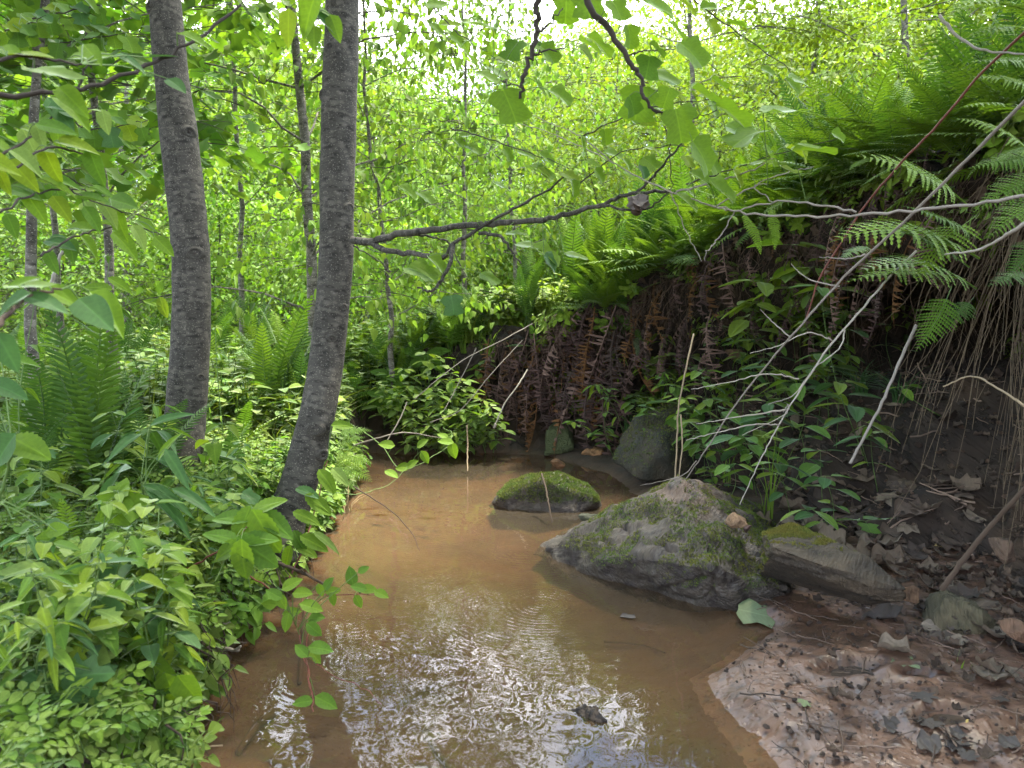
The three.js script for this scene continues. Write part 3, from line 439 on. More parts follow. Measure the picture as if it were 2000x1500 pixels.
function frontTree(list, knots, label, seed) {
  const base = P(list[0][0], list[0][1], list[0][3]), t = thing('tree', label, 'tree', base);
  const g = trunkTube(list, { knots }); g.translate(-base.x, -base.y, -base.z); const tr = mesh('trunk', g, barkMat, t);
  R0 = rng(seed); const top = P(...list[list.length - 1].filter((_, i) => i !== 2)).sub(base), parts = [], tips = [];
  for (let i = 0; i < 20; i++) { const a = i * 2.4 + rnd(0.5), f = V(top.x, top.y + 0.9 + i * 0.13 + rnd(0.2), top.z), L = rnd(1.3, 3.1), e = f.clone().add(V(Math.cos(a) * L, rnd(0.1, 0.9), Math.sin(a) * L)), c = wob(spline([f, f.clone().lerp(e, 0.5).add(V(0, 0.1, 0)), e], 8), 0.05, i); parts.push(tube(c, [0.025, 0.006], 5)); for (let k = 3; k <= 8; k++) tips.push(c[k].clone().add(V(rnd(-0.3, 0.3), rnd(-0.1, 0.2), rnd(-0.3, 0.3)))); }
  parts.push(tube([top, top.clone().add(V(0.1, 1.6, 0.1)), top.clone().add(V(0.05, 3.6, 0))], [0.045, 0.015], 8));
  mesh('limbs', mergeGeometries(parts), barkMat, t); crownOf(t, tips, { per: 20, spread: 0.5, size: 0.13, geo: GEO.crownTulip, tone: [0.9, 0.9, 1] });
  for (const [x, y, s, d] of knots) { // branch scars: a raised ring round a dark hollow
    const row = list.reduce((a, b) => Math.abs(b[1] - y) < Math.abs(a[1] - y) ? b : a), rr = pxSize(row[2], row[3]) / 2, dx = clamp(pxSize(x - row[0], row[3]), -rr * 0.85, rr * 0.85), dz = Math.sqrt(rr * rr - dx * dx), p = P(row[0], y, row[3]).add(V(dx, 0, dz * 0.99)), nrm = V(dx, 0, dz).normalize(), k = s * 1.05;
    const prof = [[0.001, -0.25], [0.35, -0.2], [0.55, 0.12], [0.8, 0.25], [1.05, 0.12], [1.4, -0.2]].map(([a, b]) => new THREE.Vector2(a * k, b * k)), g2 = new THREE.LatheGeometry(prof, 14); g2.applyMatrix4(basis(V(0, 1, 0.001), nrm)); const m = mesh('knot', g2, barkMat, t); m.position.copy(p.sub(base)); m.scale.set(1, 0.8, 1);
    const c2 = mesh('hollow', new THREE.SphereGeometry(k * 0.3, 8, 6), twigDark, m); c2.position.copy(nrm.multiplyScalar(-k * 0.12));
  }
  return t;
}
frontTree(leftTree, [[392, 497, 0.035, 3.5], [312, 218, 0.03, 3.5], [305, 22, 0.03, 3.5], [404, 735, 0.02, 3.52], [378, 262, 0.03, 3.5]], 'grey brown trunk leaning gently at the left, knot at mid height', 101);
frontTree(rightTree, [[623, 833, 0.035, 3.38], [688, 408, 0.025, 3.45], [628, 190, 0.03, 3.43], [675, 600, 0.02, 3.43], [655, 660, 0.02, 3.42], [652, 102, 0.025, 3.42], [670, 15, 0.03, 3.42], [640, 885, 0.03, 3.4]], 'curved grey brown trunk standing on the water edge with side branch', 102);

// ---------------------------------------------------------------- branches with single leaves
function nearest(curves, p) { let b = null, bd = 1e9; for (const c of curves) for (const q of c) { const d = q.distanceTo(p); if (d < bd) { bd = d; b = q; } } return b; }
function bough(name, label, cat, lines, mat, leaves, o = {}) { // lines: [[px, py, depth] ..., r0, r1]
  const curves = lines.map(([pts, r0, r1], i) => [wob(spline(pts.map((p) => P(...p)), Math.max(10, pts.length * 5)), o.wob ?? 0.006, i * 3 + (o.seed ?? 0)), r0, r1]);
  const t = thing(name, label, cat, curves[0][0][0]), rel = (g) => g.translate(-t.position.x, -t.position.y, -t.position.z);
  curves.forEach(([c, r0, r1], i) => mesh(i ? 'twig' : (o.main ?? 'branch'), rel(tube(c, [r0, r1], i ? 5 : 8, { bump: (p) => 0.12 * r0 * n3(p.x * 40, p.y * 40, p.z * 40) })), mat, t));
  const cs = curves.map((c) => c[0]);
  for (const [px, py, size, ang = -60, tilt = 45, d = null, mk = 'fresh', gk = 'tulip'] of leaves ?? []) {
    const c0 = P(px, py, o.depth ?? 2.4), near = nearest(cs, c0), dep = d ?? Math.max(0.8, -(near.z) / Math.cos(PITCH) * 0.98 + rnd(-0.12, 0.12)), L = pxSize(size * (gk === 'tulip' ? 0.82 : 1), dep), a = ang * Math.PI / 180, tl = Math.min(78, gk === 'tulip' ? tilt * 1.15 + 6 : tilt) * Math.PI / 180;
    const dir = RIGHT.clone().multiplyScalar(Math.cos(a)).addScaledVector(UPV, Math.sin(a)).addScaledVector(FWD, rnd(-0.5, 0.3)).normalize(), back = FWD.clone().negate(), up = back.multiplyScalar(Math.cos(tl)).addScaledVector(V(0, 1, 0), Math.sin(tl) * 1.2).add(V(rnd(-0.15, 0.15), 0, 0));
    const ctr = P(px, py, dep), base = ctr.clone().addScaledVector(dir, -L * 0.5);
    mesh('petiole', rel(tube(spline([nearest(cs, base), nearest(cs, base).clone().lerp(base, 0.5).add(V(0, 0.01, 0)), base], 5), [0.0016, 0.0012], 4)), stemGreen, t);
    pose(mesh('leaf', pick(GEO[gk]), LM[mk], t), base.sub(t.position), dir, up, L);
  }
  return t;
}
R0 = rng(201);
bough('tree_branch', 'long dark branch reaching right from the curved trunk over the water', 'branch', [
  [[[688, 468, 3.42], [725, 472, 3.35], [790, 455, 3.25], [870, 445, 3.2], [950, 437, 3.1], [1030, 433, 3.0], [1100, 420, 2.95], [1170, 400, 2.9], [1230, 380, 2.85], [1310, 372, 2.8]], 0.018, 0.006],
  [[[722, 473, 3.35], [760, 492, 3.3], [820, 497, 3.25], [868, 502, 3.2], [885, 475, 3.15], [940, 445, 3.1], [1000, 408, 3.0], [1070, 372, 2.95], [1110, 335, 2.9]], 0.0145, 0.003],
  [[[885, 478, 3.15], [880, 510, 3.1], [862, 550, 3.1], [840, 568, 3.1], [815, 562, 3.1]], 0.011, 0.004],
  [[[935, 456, 3.1], [975, 462, 3.1], [1000, 490, 3.1], [1018, 515, 3.1]], 0.009, 0.003], [[[1240, 378, 2.85], [1275, 345, 2.8], [1310, 305, 2.7], [1350, 255, 2.6]], 0.006, 0.003],
  [[[1170, 400, 2.9], [1225, 408, 2.85], [1270, 405, 2.85], [1310, 372, 2.8]], 0.006, 0.003], [[[800, 456, 3.25], [850, 465, 3.3], [880, 478, 3.4], [900, 520, 3.4]], 0.006, 0.003], [[[690, 480, 3.42], [740, 510, 3.5], [760, 530, 3.5]], 0.004, 0.002],
], barkMat, [[800, 372, 60, -20, 60], [835, 385, 55, -30, 60], [935, 420, 55, -5, 60], [830, 530, 95, -15, 50], [885, 600, 60, -80, 20, null, 'cool'], [1040, 480, 85, -10, 60], [1075, 495, 95, -20, 60], [1080, 515, 60, -40, 40, null, 'cool'], [1010, 455, 60, 0, 60], [960, 545, 60, -30, 55], [1060, 330, 85, -10, 62], [985, 365, 60, -20, 60], [1240, 345, 70, -10, 60], [1260, 335, 50, -60, 45, null, 'cool'], [860, 515, 70, -30, 60], [1130, 500, 70, -10, 60]], { wob: 0.006, seed: 3, depth: 2.95 });
bough('tree_branch', 'short black branch hanging down from the top centre', 'branch', [[[[1035, -140, 2.3], [1048, 0, 2.35], [1050, 50, 2.38], [1037, 110, 2.4], [1022, 160, 2.42], [1016, 192, 2.45]], 0.011, 0.005], [[[1050, 60, 2.38], [1075, 45, 2.3], [1100, 15, 2.3]], 0.004, 0.002], [[[1036, 112, 2.4], [1060, 100, 2.4], [1100, 95, 2.4]], 0.004, 0.002], [[[1020, 170, 2.42], [980, 160, 2.5], [950, 150, 2.5]], 0.003, 0.0015]], twigDark,
  [[932, 45, 95, -12, 55], [1000, 100, 70, -120, 35, null, 'mid'], [1075, 102, 70, -40, 35], [1065, 90, 55, 10, 40, null, 'mid'], [1000, 212, 105, -65, 25], [955, 148, 70, -20, 55], [1100, 185, 75, -25, 40], [1060, 172, 55, -35, 50], [1105, 20, 80, -95, 30], [1160, 85, 75, -15, 60], [1150, 105, 60, -30, 45, null, 'pale'], [985, 60, 60, -25, 60]], { seed: 8, wob: 0.01 });
bough('tree_branch', 'black branch curving down from the top with large lobed leaves', 'branch', [[[[1090, -130, 2.2], [1145, 0, 2.25], [1190, 60, 2.28], [1230, 120, 2.3], [1250, 150, 2.32], [1258, 190, 2.34], [1278, 213, 2.35], [1302, 225, 2.36]], 0.011, 0.004], [[[1300, 225, 2.36], [1306, 280, 2.4], [1310, 340, 2.45], [1315, 380, 2.5]], 0.0025, 0.0015], [[[1225, 110, 2.3], [1270, 100, 2.3], [1320, 95, 2.3]], 0.003, 0.0015], [[[1300, 225, 2.36], [1340, 235, 2.3], [1400, 215, 2.3]], 0.003, 0.0015]], twigDark,
  [[1180, 85, 90, -15, 55], [1235, 75, 65, -70, 40], [1295, 12, 115, -15, 35, null, 'fresh'], [1150, 12, 95, -85, 30], [1210, 20, 70, -60, 40], [1265, 135, 70, -100, 15, null, 'mid'], [1305, 152, 85, -25, 40], [1245, 208, 100, -100, 20], [1240, 210, 60, -60, 20, null, 'mid'], [1330, 250, 100, -75, 15], [1330, 240, 55, 60, 20, null, 'mid'], [1360, 105, 100, -40, 25], [1385, 180, 90, -10, 55], [1440, 215, 120, -8, 60], [1455, 258, 100, -25, 40], [1380, 308, 105, -45, 25, null, 'fresh'], [1330, 60, 70, -30, 50], [1290, 95, 60, -20, 55], [1410, 160, 60, -15, 60], [1300, 195, 60, -110, 20]], { seed: 14, wob: 0.008, depth: 2.3 });
bough('dry_twig', 'pale grey twig crossing from the right edge to the long branch', 'twig', [
  [[[2080, 372, 1.95], [1960, 390, 2.0], [1830, 408, 2.1], [1700, 418, 2.2], [1580, 423, 2.3], [1470, 418, 2.4], [1390, 400, 2.5], [1310, 375, 2.6], [1240, 340, 2.75], [1150, 295, 2.9], [1080, 262, 3.0], [1010, 240, 3.1]], 0.0048, 0.0014],
  [[[1672, 415, 2.22], [1600, 400, 2.3], [1510, 395, 2.4], [1440, 410, 2.42], [1400, 405, 2.48]], 0.0035, 0.0025], [[[1510, 396, 2.4], [1475, 365, 2.45], [1500, 360, 2.4]], 0.0022, 0.001], [[[1395, 405, 2.5], [1470, 365, 2.55], [1530, 340, 2.6], [1590, 325, 2.65]], 0.003, 0.0012], [[[1435, 412, 2.45], [1400, 470, 2.45], [1380, 490, 2.4], [1378, 510, 2.4]], 0.0022, 0.001], [[[1310, 375, 2.6], [1340, 450, 2.6], [1370, 510, 2.55]], 0.0024, 0.001], [[[1320, 375, 2.6], [1400, 355, 2.55], [1460, 335, 2.5], [1510, 310, 2.45]], 0.004, 0.002], [[[1200, 320, 2.8], [1130, 265, 2.9], [1030, 222, 3.0]], 0.003, 0.0012],
], stemGrey, [[1540, 212, 125, 10, 55, 2.2, 'fresh'], [1600, 287, 125, 5, 62, 2.2, 'fresh'], [1450, 265, 105, -160, 45, 2.3, 'fresh'], [1420, 370, 95, -25, 55, 2.4, 'fresh'], [1375, 345, 70, -20, 55, 2.4], [1490, 315, 75, 15, 60, 2.4], [1350, 395, 80, -30, 60, 2.5], [1545, 330, 60, -10, 60, 2.5, 'pale']], { seed: 21, wob: 0.006, main: 'stem' });
bough('dead_leaf_wad', 'grey wad of dead leaf snagged on the long branch', 'leaf wad', [[[[1252, 378, 2.83], [1250, 395, 2.83], [1243, 412, 2.83]], 0.012, 0.02]], stemBrown, [[1250, 395, 36, -90, 0, 2.8, 'fresh', 'dead'], [1238, 400, 34, -100, 20, 2.82, 'fresh', 'dead'], [1258, 398, 34, -80, -20, 2.81, 'fresh', 'dead']], { main: 'core' }).children.forEach((c) => { if (c.name === 'leaf') c.material = std(col(0.16, 0.13, 0.12), 0.9); });
for (const [lines, label, mat, name] of [
  [[[[[2040, 160, 1.75], [1900, 300, 2.0], [1780, 420, 2.2], [1650, 540, 2.45], [1560, 640, 2.6], [1500, 710, 2.75], [1430, 800, 2.9], [1385, 870, 3.0], [1340, 935, 3.15]], 0.0046, 0.0022], [[[1640, 560, 2.5], [1580, 545, 2.55], [1545, 515, 2.6]], 0.003, 0.0012], [[[1690, 497, 2.4], [1660, 505, 2.4], [1600, 502, 2.45]], 0.003, 0.0012], [[[1545, 660, 2.65], [1510, 630, 2.7], [1485, 605, 2.7]], 0.003, 0.0015], [[[1360, 900, 3.1], [1330, 930, 3.2], [1250, 948, 3.3]], 0.003, 0.001]], 'long grey stick slanting from upper right down to the rock', stemGrey, 'dry_stick'],
  [[[[[1790, 490, 2.75], [1730, 550, 2.75], [1660, 630, 2.75], [1610, 690, 2.75], [1570, 750, 2.75], [1530, 815, 2.75], [1500, 870, 2.75], [1475, 920, 2.75], [1445, 985, 2.8]], 0.0046, 0.0018], [[[1650, 645, 2.75], [1640, 680, 2.7], [1590, 720, 2.7], [1560, 760, 2.7]], 0.003, 0.0015], [[[1625, 665, 2.75], [1580, 650, 2.7], [1520, 675, 2.65], [1465, 690, 2.6]], 0.003, 0.001], [[[1560, 740, 2.72], [1500, 730, 2.65], [1430, 745, 2.6], [1350, 760, 2.5]], 0.003, 0.001], [[[1535, 800, 2.75], [1440, 815, 2.6], [1360, 828, 2.5]], 0.0035, 0.001], [[[1520, 830, 2.75], [1470, 830, 2.6], [1400, 845, 2.5], [1340, 860, 2.45]], 0.003, 0.001], [[[1530, 805, 2.75], [1540, 790, 2.72], [1530, 812, 2.72], [1450, 850, 2.6]], 0.002, 0.001], [[[1600, 710, 2.75], [1550, 770, 2.6], [1500, 790, 2.6]], 0.002, 0.001]], 'pale bleached stick with side twigs reaching over the mossy rock', stemWhite, 'dry_stick'],
  [[[[[2040, 30, 1.9], [1930, 130, 2.1], [1830, 245, 2.3], [1750, 330, 2.45], [1690, 400, 2.55], [1640, 480, 2.65], [1600, 545, 2.7], [1575, 620, 2.75]], 0.004, 0.0025]], 'thin red stem crossing diagonally at upper right', stemRed, 'red_stem'],
  [[[[[1790, 635, 3.1], [1760, 700, 3.1], [1730, 770, 3.05], [1700, 830, 3.0], [1660, 905, 2.95]], 0.0065, 0.005]], 'thick weathered grey stick leaning on the shaded slope', stemGrey, 'dry_stick'],
  [[[[[2060, 400, 1.8], [1980, 450, 1.9], [1920, 485, 2.0], [1845, 497, 2.1]], 0.006, 0.002]], 'short white forked twig poking in at the right edge', stemWhite, 'dry_twig'],
  [[[[[1355, 652, 4.2], [1340, 720, 4.1], [1325, 800, 4.05], [1322, 870, 4.0], [1318, 938, 3.95]], 0.005, 0.004]], 'upright straw coloured dry stalk behind the mossy rock', stemTan, 'dry_stalk'],
  [[[[[1330, 810, 4.0], [1332, 870, 3.95], [1326, 935, 3.9]], 0.004, 0.003]], 'thin dry stalk beside the taller straw stalk', stemTan, 'dry_stalk'],
  [[[[[1835, 30, 2.1], [1870, 70, 2.05], [1930, 100, 1.95], [2030, 105, 1.85]], 0.005, 0.002]], 'bare pale twig arching in the top right ferns', stemGrey, 'dry_twig'],
  [[[[[1840, 1150, 2.45], [1900, 1070, 2.35], [1960, 1000, 2.25], [2040, 910, 2.1]], 0.009, 0.006]], 'long brown stick lying up the soil slope at the right', stemBrown, 'dry_stick'],
  [[[[[1058, 925, 4.55], [1066, 955, 4.45], [1072, 985, 4.35], [1078, 1020, 4.28]], 0.006, 0.004]], 'dark twig propped against the moss-capped boulder', stemBrown, 'dry_twig'],
  [[[[[1030, 722, 6.1], [1010, 755, 6.0], [985, 790, 5.95], [966, 832, 5.9]], 0.006, 0.005], [[[968, 828, 5.9], [965, 836, 5.9]], 0.012, 0.01]], 'pale bent stalk in front of the hanging dead ferns', stemWhite, 'dry_stalk'],
  [[[[[1040, 632, 6.2], [980, 665, 6.0], [910, 700, 5.9], [850, 745, 5.8], [810, 780, 5.75]], 0.0045, 0.003]], 'long thin grey stalk arching left across the far bank', stemGrey, 'dry_stalk'],
  [[[[[1020, 665, 6.2], [960, 730, 6.0], [900, 800, 5.9], [840, 825, 5.8]], 0.004, 0.0025], [[[930, 680, 6.1], [890, 760, 6.0], [868, 800, 5.9]], 0.005, 0.003]], 'grey stalks crossing behind the leafy far bank clump', stemGrey, 'dry_stalk'],
  [[[[[690, 870, 5.4], [740, 855, 5.4], [790, 845, 5.5], [860, 855, 5.7]], 0.006, 0.003], [[[755, 862, 5.4], [780, 820, 5.5], [795, 785, 5.6]], 0.005, 0.003]], 'brown stalks at the foot of the far left bank', stemGrey, 'dry_stalk'],
  [[[[[912, 830, 5.75], [913, 870, 5.72], [913, 920, 5.6]], 0.0055, 0.005]], 'straight tan stalk standing at the far water edge', stemTan, 'dry_stalk'],
  [[[[[335, 1235, 2.55], [380, 1250, 2.5], [430, 1266, 2.45], [466, 1270, 2.4]], 0.009, 0.005], [[[460, 1270, 2.4], [470, 1262, 2.38]], 0.005, 0.004], [[[385, 1250, 2.5], [420, 1225, 2.5], [450, 1215, 2.5]], 0.003, 0.002]], 'forked brown stick poking out from the left bank', stemGrey, 'dry_stick'],
  [[[[[545, 1100, 2.9], [590, 1118, 2.85], [640, 1145, 2.75]], 0.007, 0.004], [[[588, 1112, 2.85], [610, 1130, 2.8], [636, 1140, 2.77]], 0.003, 0.002]], 'small brown stick resting on water near the honeysuckle', stemBrown, 'dry_stick'],
  [[[[[393, 1245, 2.5], [392, 1300, 2.4], [390, 1345, 2.35]], 0.005, 0.004], [[[385, 1380, 2.25], [360, 1400, 2.15], [338, 1425, 2.1]], 0.009, 0.006]], 'grey stick dropping from the left bank into water', stemGrey, 'dry_stick'],
  [[[[[465, 1115, 2.9], [430, 1190, 2.75], [400, 1235, 2.6], [335, 1300, 2.45]], 0.007, 0.005]], 'grey root slanting down the face of the left bank', stemGrey, 'dry_stick'],
  [[[[[690, 950, 3.8], [760, 995, 3.6], [800, 1035, 3.4], [820, 1075, 3.25]], 0.0035, 0.0015]], 'thin bent stem dipping into the rippled water', stemBrown, 'dry_straw'],
  [[[[[0, 1380, 1.75], [60, 1390, 1.7], [120, 1385, 1.7], [180, 1365, 1.7]], 0.005, 0.003]], 'pale twig among the leaves at the bottom left', stemGrey, 'dry_twig'],
  [[[[[20, 1490, 1.75], [90, 1485, 1.7], [155, 1475, 1.7]], 0.004, 0.003], [[[320, 1465, 1.9], [380, 1462, 1.9], [435, 1456, 1.9]], 0.003, 0.002]], 'thin dry stems lying along the bottom left bank', stemTan, 'dry_straw'],
  [[[[[2010, 800, 2.2], [1960, 765, 2.5], [1900, 735, 2.8], [1842, 755, 2.9]], 0.004, 0.003]], 'tan stick lying across the dangling straw', stemTan, 'dry_stick'],
  [[[[[100, 556, 2.4], [110, 520, 2.4], [122, 490, 2.4]], 0.006, 0.004], [[[110, 525, 2.4], [95, 515, 2.4], [85, 518, 2.4]], 0.002, 0.001]], 'pale broken stem standing in the left thicket', stemWhite, 'dry_straw'],
]) bough(name, label, name.split('_')[1], lines, mat, null, { seed: label.length, wob: 0.0025, main: 'stem' });

// leafy twigs close on the left: [line, r, leaves n, leaf px, shape, material list, label]
R0 = rng(301);
function twigWithLeaves(label, lines, n, size, gk, mats, o = {}) {
  const leaves = []; for (const [pts] of lines) { const k = Math.round(n / lines.length); for (let i = 0; i < k; i++) { const f = (i + 0.6) / k * (pts.length - 1), a = Math.min(Math.floor(f), pts.length - 2), u = f - a, s = i % 2 ? 1 : -1; leaves.push([lerp(pts[a][0], pts[a + 1][0], u) + rnd(-14, 14) + s * 5, lerp(pts[a][1], pts[a + 1][1], u) + (s > 0 ? -0.15 : 0.4) * size + rnd(-8, 12), size * rnd(0.75, 1.2), (o.ang ?? -40) + s * 25 + rnd(-25, 25), rnd(25, 75), lerp(pts[a][2], pts[a + 1][2], u) + rnd(-0.08, 0.08), pick(mats), gk]); } }
  return bough('leafy_twig', label, 'twig', lines, o.mat ?? twigDark, leaves, { seed: label.length, depth: lines[0][0][0][2] });
}
twigWithLeaves('dark twig with big soft leaves crossing the left trunk high up', [[[[-60, 188, 1.5], [60, 183, 1.55], [170, 172, 1.6], [240, 148, 1.65], [300, 122, 1.7], [380, 80, 1.75], [470, 10, 1.8]], 0.006, 0.003], [[[150, 176, 1.6], [165, 140, 1.6], [172, 115, 1.6]], 0.003, 0.001]], 4, 90, 'ovate', ['fresh', 'lime'], { ang: -30 });
bough('leafy_twig', 'near drooping twig with broad blurred leaves at top left', 'twig', [[[[-80, 120, 1.35], [60, 110, 1.4], [160, 125, 1.45]], 0.004, 0.002]], twigDark, [[110, 140, 125, -12, 55, 1.45, 'fresh', 'tulip'], [60, 105, 90, 5, 60, 1.4, 'lime', 'ovate'], [180, 105, 70, -45, 40, 1.5, 'fresh', 'ovate'], [20, 100, 80, -20, 50, 1.4, 'fresh', 'ovate'], [320, 108, 60, 8, 72, 1.7, 'cool', 'ovate'], [345, 165, 60, -35, 50, 1.7, 'cool', 'ovate'], [255, 118, 70, -15, 60, 1.6, 'cool', 'ovate']], { depth: 1.45 });
twigWithLeaves('thin twig with shiny pointed leaves rising from the left edge', [[[[-60, 330, 1.7], [30, 285, 1.8], [90, 240, 1.9], [140, 185, 2.0]], 0.004, 0.002], [[[60, 262, 1.85], [130, 232, 1.95], [210, 215, 2.05]], 0.003, 0.0015]], 14, 66, 'ovate', ['fresh', 'mid', 'pale', 'cool'], { ang: -40 });
twigWithLeaves('arching leafy twig below the shiny one on the left', [[[[-60, 340, 1.6], [20, 330, 1.7], [100, 290, 1.8], [190, 305, 1.9]], 0.004, 0.002], [[[0, 415, 1.7], [60, 380, 1.8], [130, 370, 1.9], [200, 400, 2.0], [300, 430, 2.1]], 0.003, 0.0015]], 18, 70, 'ovate', ['fresh', 'lime', 'mid', 'pale'], { ang: -30 });
twigWithLeaves('leafy twig reaching the left trunk with silvery leaves', [[[[80, 500, 2.0], [130, 470, 2.1], [190, 450, 2.2], [260, 440, 2.3], [330, 465, 2.4]], 0.0035, 0.0015], [[[90, 360, 2.0], [170, 375, 2.1], [250, 420, 2.2]], 0.003, 0.0015]], 18, 62, 'ovate', ['fresh', 'cool', 'pale', 'mid'], { ang: -30 });
twigWithLeaves('high leafy sprays between the left edge and the left trunk', [[[[40, 40, 3.0], [120, 25, 3.0], [200, 10, 3.0]], 0.004, 0.002], [[[90, 90, 3.0], [170, 75, 3.0], [260, 60, 3.0]], 0.003, 0.0015], [[[150, 260, 2.8], [210, 250, 2.8], [290, 235, 2.8]], 0.003, 0.0015], [[[10, 60, 2.8], [50, 50, 2.8], [90, 30, 2.8]], 0.003, 0.001]], 44, 48, 'tulip', ['fresh', 'mid', 'cool', 'lime'], { ang: -50 });
bough('leafy_twig', 'pair of broad hanging leaves beside the top of the curved trunk', 'twig', [[[[560, -120, 1.6], [590, -20, 1.65], [610, 30, 1.7]], 0.004, 0.002]], twigDark, [[600, 30, 95, -115, 5, 1.65, 'fresh', 'ovate'], [562, 55, 75, -95, 5, 1.7, 'lime', 'ovate'], [613, 72, 62, -85, 0, 1.7, 'fresh', 'ovate'], [640, 40, 80, -35, 60, 1.7, 'cool', 'ovate'], [655, 55, 60, -70, 30, 1.7, 'fresh', 'ovate'], [620, 15, 75, -20, 60, 1.7, 'mid', 'ovate']], { depth: 1.7 });
bough('leafy_twig', 'near twig with large drooping pointed leaves low at left', 'twig', [[[[-40, 660, 1.15], [20, 610, 1.2], [60, 575, 1.25], [120, 565, 1.3]], 0.005, 0.002]], stemBrown, [[185, 610, 125, -32, 45, 1.3, 'cool', 'ovate'], [220, 605, 110, -40, 65, 1.35, 'fresh', 'ovate'], [90, 590, 95, -18, 60, 1.25, 'cool', 'ovate'], [130, 580, 90, -20, 50, 1.32, 'fresh', 'ovate'], [60, 555, 100, 2, 65, 1.25, 'fresh', 'tulip'], [20, 590, 80, -150, 50, 1.2, 'cool', 'ovate'], [40, 550, 70, 40, 50, 1.25, 'fresh', 'ovate'], [15, 690, 90, -70, 50, 1.2, 'cool', 'ovate']], { depth: 1.25, main: 'stem' });

// ---------------------------------------------------------------- woodland behind
R0 = rng(351);
for (const [label, pts, n, sz] of [['fine leafy twig under the black curving branch', [[1130, 270, 2.7], [1230, 225, 2.6], [1330, 200, 2.5], [1420, 195, 2.45]], 11, 52], ['fine leafy twig at the top right of centre', [[1330, -20, 2.5], [1420, 50, 2.5], [1520, 120, 2.5], [1570, 165, 2.5]], 10, 55], ['fine leafy twig above the long branch', [[1130, 360, 2.9], [1210, 300, 2.8], [1310, 285, 2.7], [1420, 300, 2.6]], 11, 50], ['fine leafy twig at the top left of centre', [[820, -20, 2.8], [870, 40, 2.8], [930, 90, 2.8], [1000, 130, 2.8]], 10, 50], ['fine leafy twig below the short black branch', [[880, 250, 3.0], [950, 270, 2.95], [1040, 300, 2.9], [1120, 330, 2.9]], 9, 48], ['fine leafy twig above the bright crest ferns', [[1340, 360, 2.7], [1430, 330, 2.6], [1520, 300, 2.5], [1640, 270, 2.4]], 10, 52]]) twigWithLeaves(label, [[pts, 0.0028, 0.001]], n, sz, 'tulip', ['fresh', 'lime', 'fresh'], { ang: -25 });
R0 = rng(401);
function bgTree(label, x, z, h, o = {}) {
  const { r = 0.06, crown = 1.6, from = 0.25, limbs = 14, per = 40, size = 0.1, tone = [1, 1, 1], lean = 0.3, mat = barkPale, spread = 0.55, geo = GEO.crown, hang = 0.4, y0 = null, cat = 'tree', group, name = 'tree', vary = 0.35 } = o;
  const t = thing(name, label, cat, V(x, (y0 ?? floorY(x, z)) - 0.05, z), group), L = o.lv ?? V(rnd(-lean, lean), h, rnd(-lean, lean)), spine = wob(spline([V(), L.clone().multiplyScalar(0.33).add(V(rnd(-0.1, 0.1), 0, rnd(-0.1, 0.1))), L.clone().multiplyScalar(0.66).add(V(rnd(-0.15, 0.15), 0, rnd(-0.15, 0.15))), L], 14), 0.03, x * 3);
  mesh('trunk', tube(spine, [r, r * 0.25], 9), mat, t);
  const parts = [], tips = [];
  for (let i = 0; i < limbs; i++) {
    const f = lerp(from, 0.98, (i + rnd(0.8)) / limbs), b = spine[Math.min(14, Math.round(f * 14))], a = i * 2.4 + rnd(0.8), len = crown * (0.45 + 0.55 * Math.sin(Math.PI * clamp((f - from) / (1 - from) * 0.8 + 0.2))) * rnd(0.6, 1.15), e = b.clone().add(V(Math.cos(a) * len, len * rnd(0.0, 0.6), Math.sin(a) * len));
    const c = wob(spline([b, b.clone().lerp(e, 0.5).add(V(0, len * 0.1, 0)), e], 6), 0.04, i + x); parts.push(tube(c, [r * 0.22, r * 0.06], 5)); for (let k = 2; k <= 6; k++) tips.push(c[k].clone().add(V(rnd(-0.25, 0.25), rnd(-0.15, 0.2), rnd(-0.25, 0.25))));
  }
  mesh('limbs', mergeGeometries(parts), mat, t); crownOf(t, tips, { per, spread, size, tone, geo, hang, vary });
  return t;
}
const at = (px, d) => { const p = P(px, 595, d); return [p.x, p.z]; };
// the sapling with small hanging leaves behind the curved trunk
bgTree('thin pale trunk behind the curved trunk with dense hanging leaves', ...at(617, 6.1), 6.2, { r: 0.05, crown: 1.5, from: 0.12, limbs: 26, per: 13, size: 0.085, spread: 0.4, geo: GEO.heart[1], tone: [1.0, 1.0, 1.4], hang: 1.2, lean: 0.05 });
for (const [px, d, h, cr, per, label] of [[760, 6.8, 4.0, 1.3, 22, 'slender sapling with small heart shaped leaves right of the curved trunk'], [900, 7.6, 4.2, 1.5, 24, 'slender sapling with hanging leaves behind the long branch'], [1010, 9, 4.6, 1.5, 22, 'pale leaved sapling left of the tall far bank ferns']]) bgTree(label, ...at(px, d), h, { r: 0.028, crown: cr, from: 0.2, limbs: 20, per, size: 0.072, spread: 0.42, geo: GEO.heart[2], tone: [1.05, 1.05, 1.5], hang: 0.7, lean: 0.25, mat: barkPale });
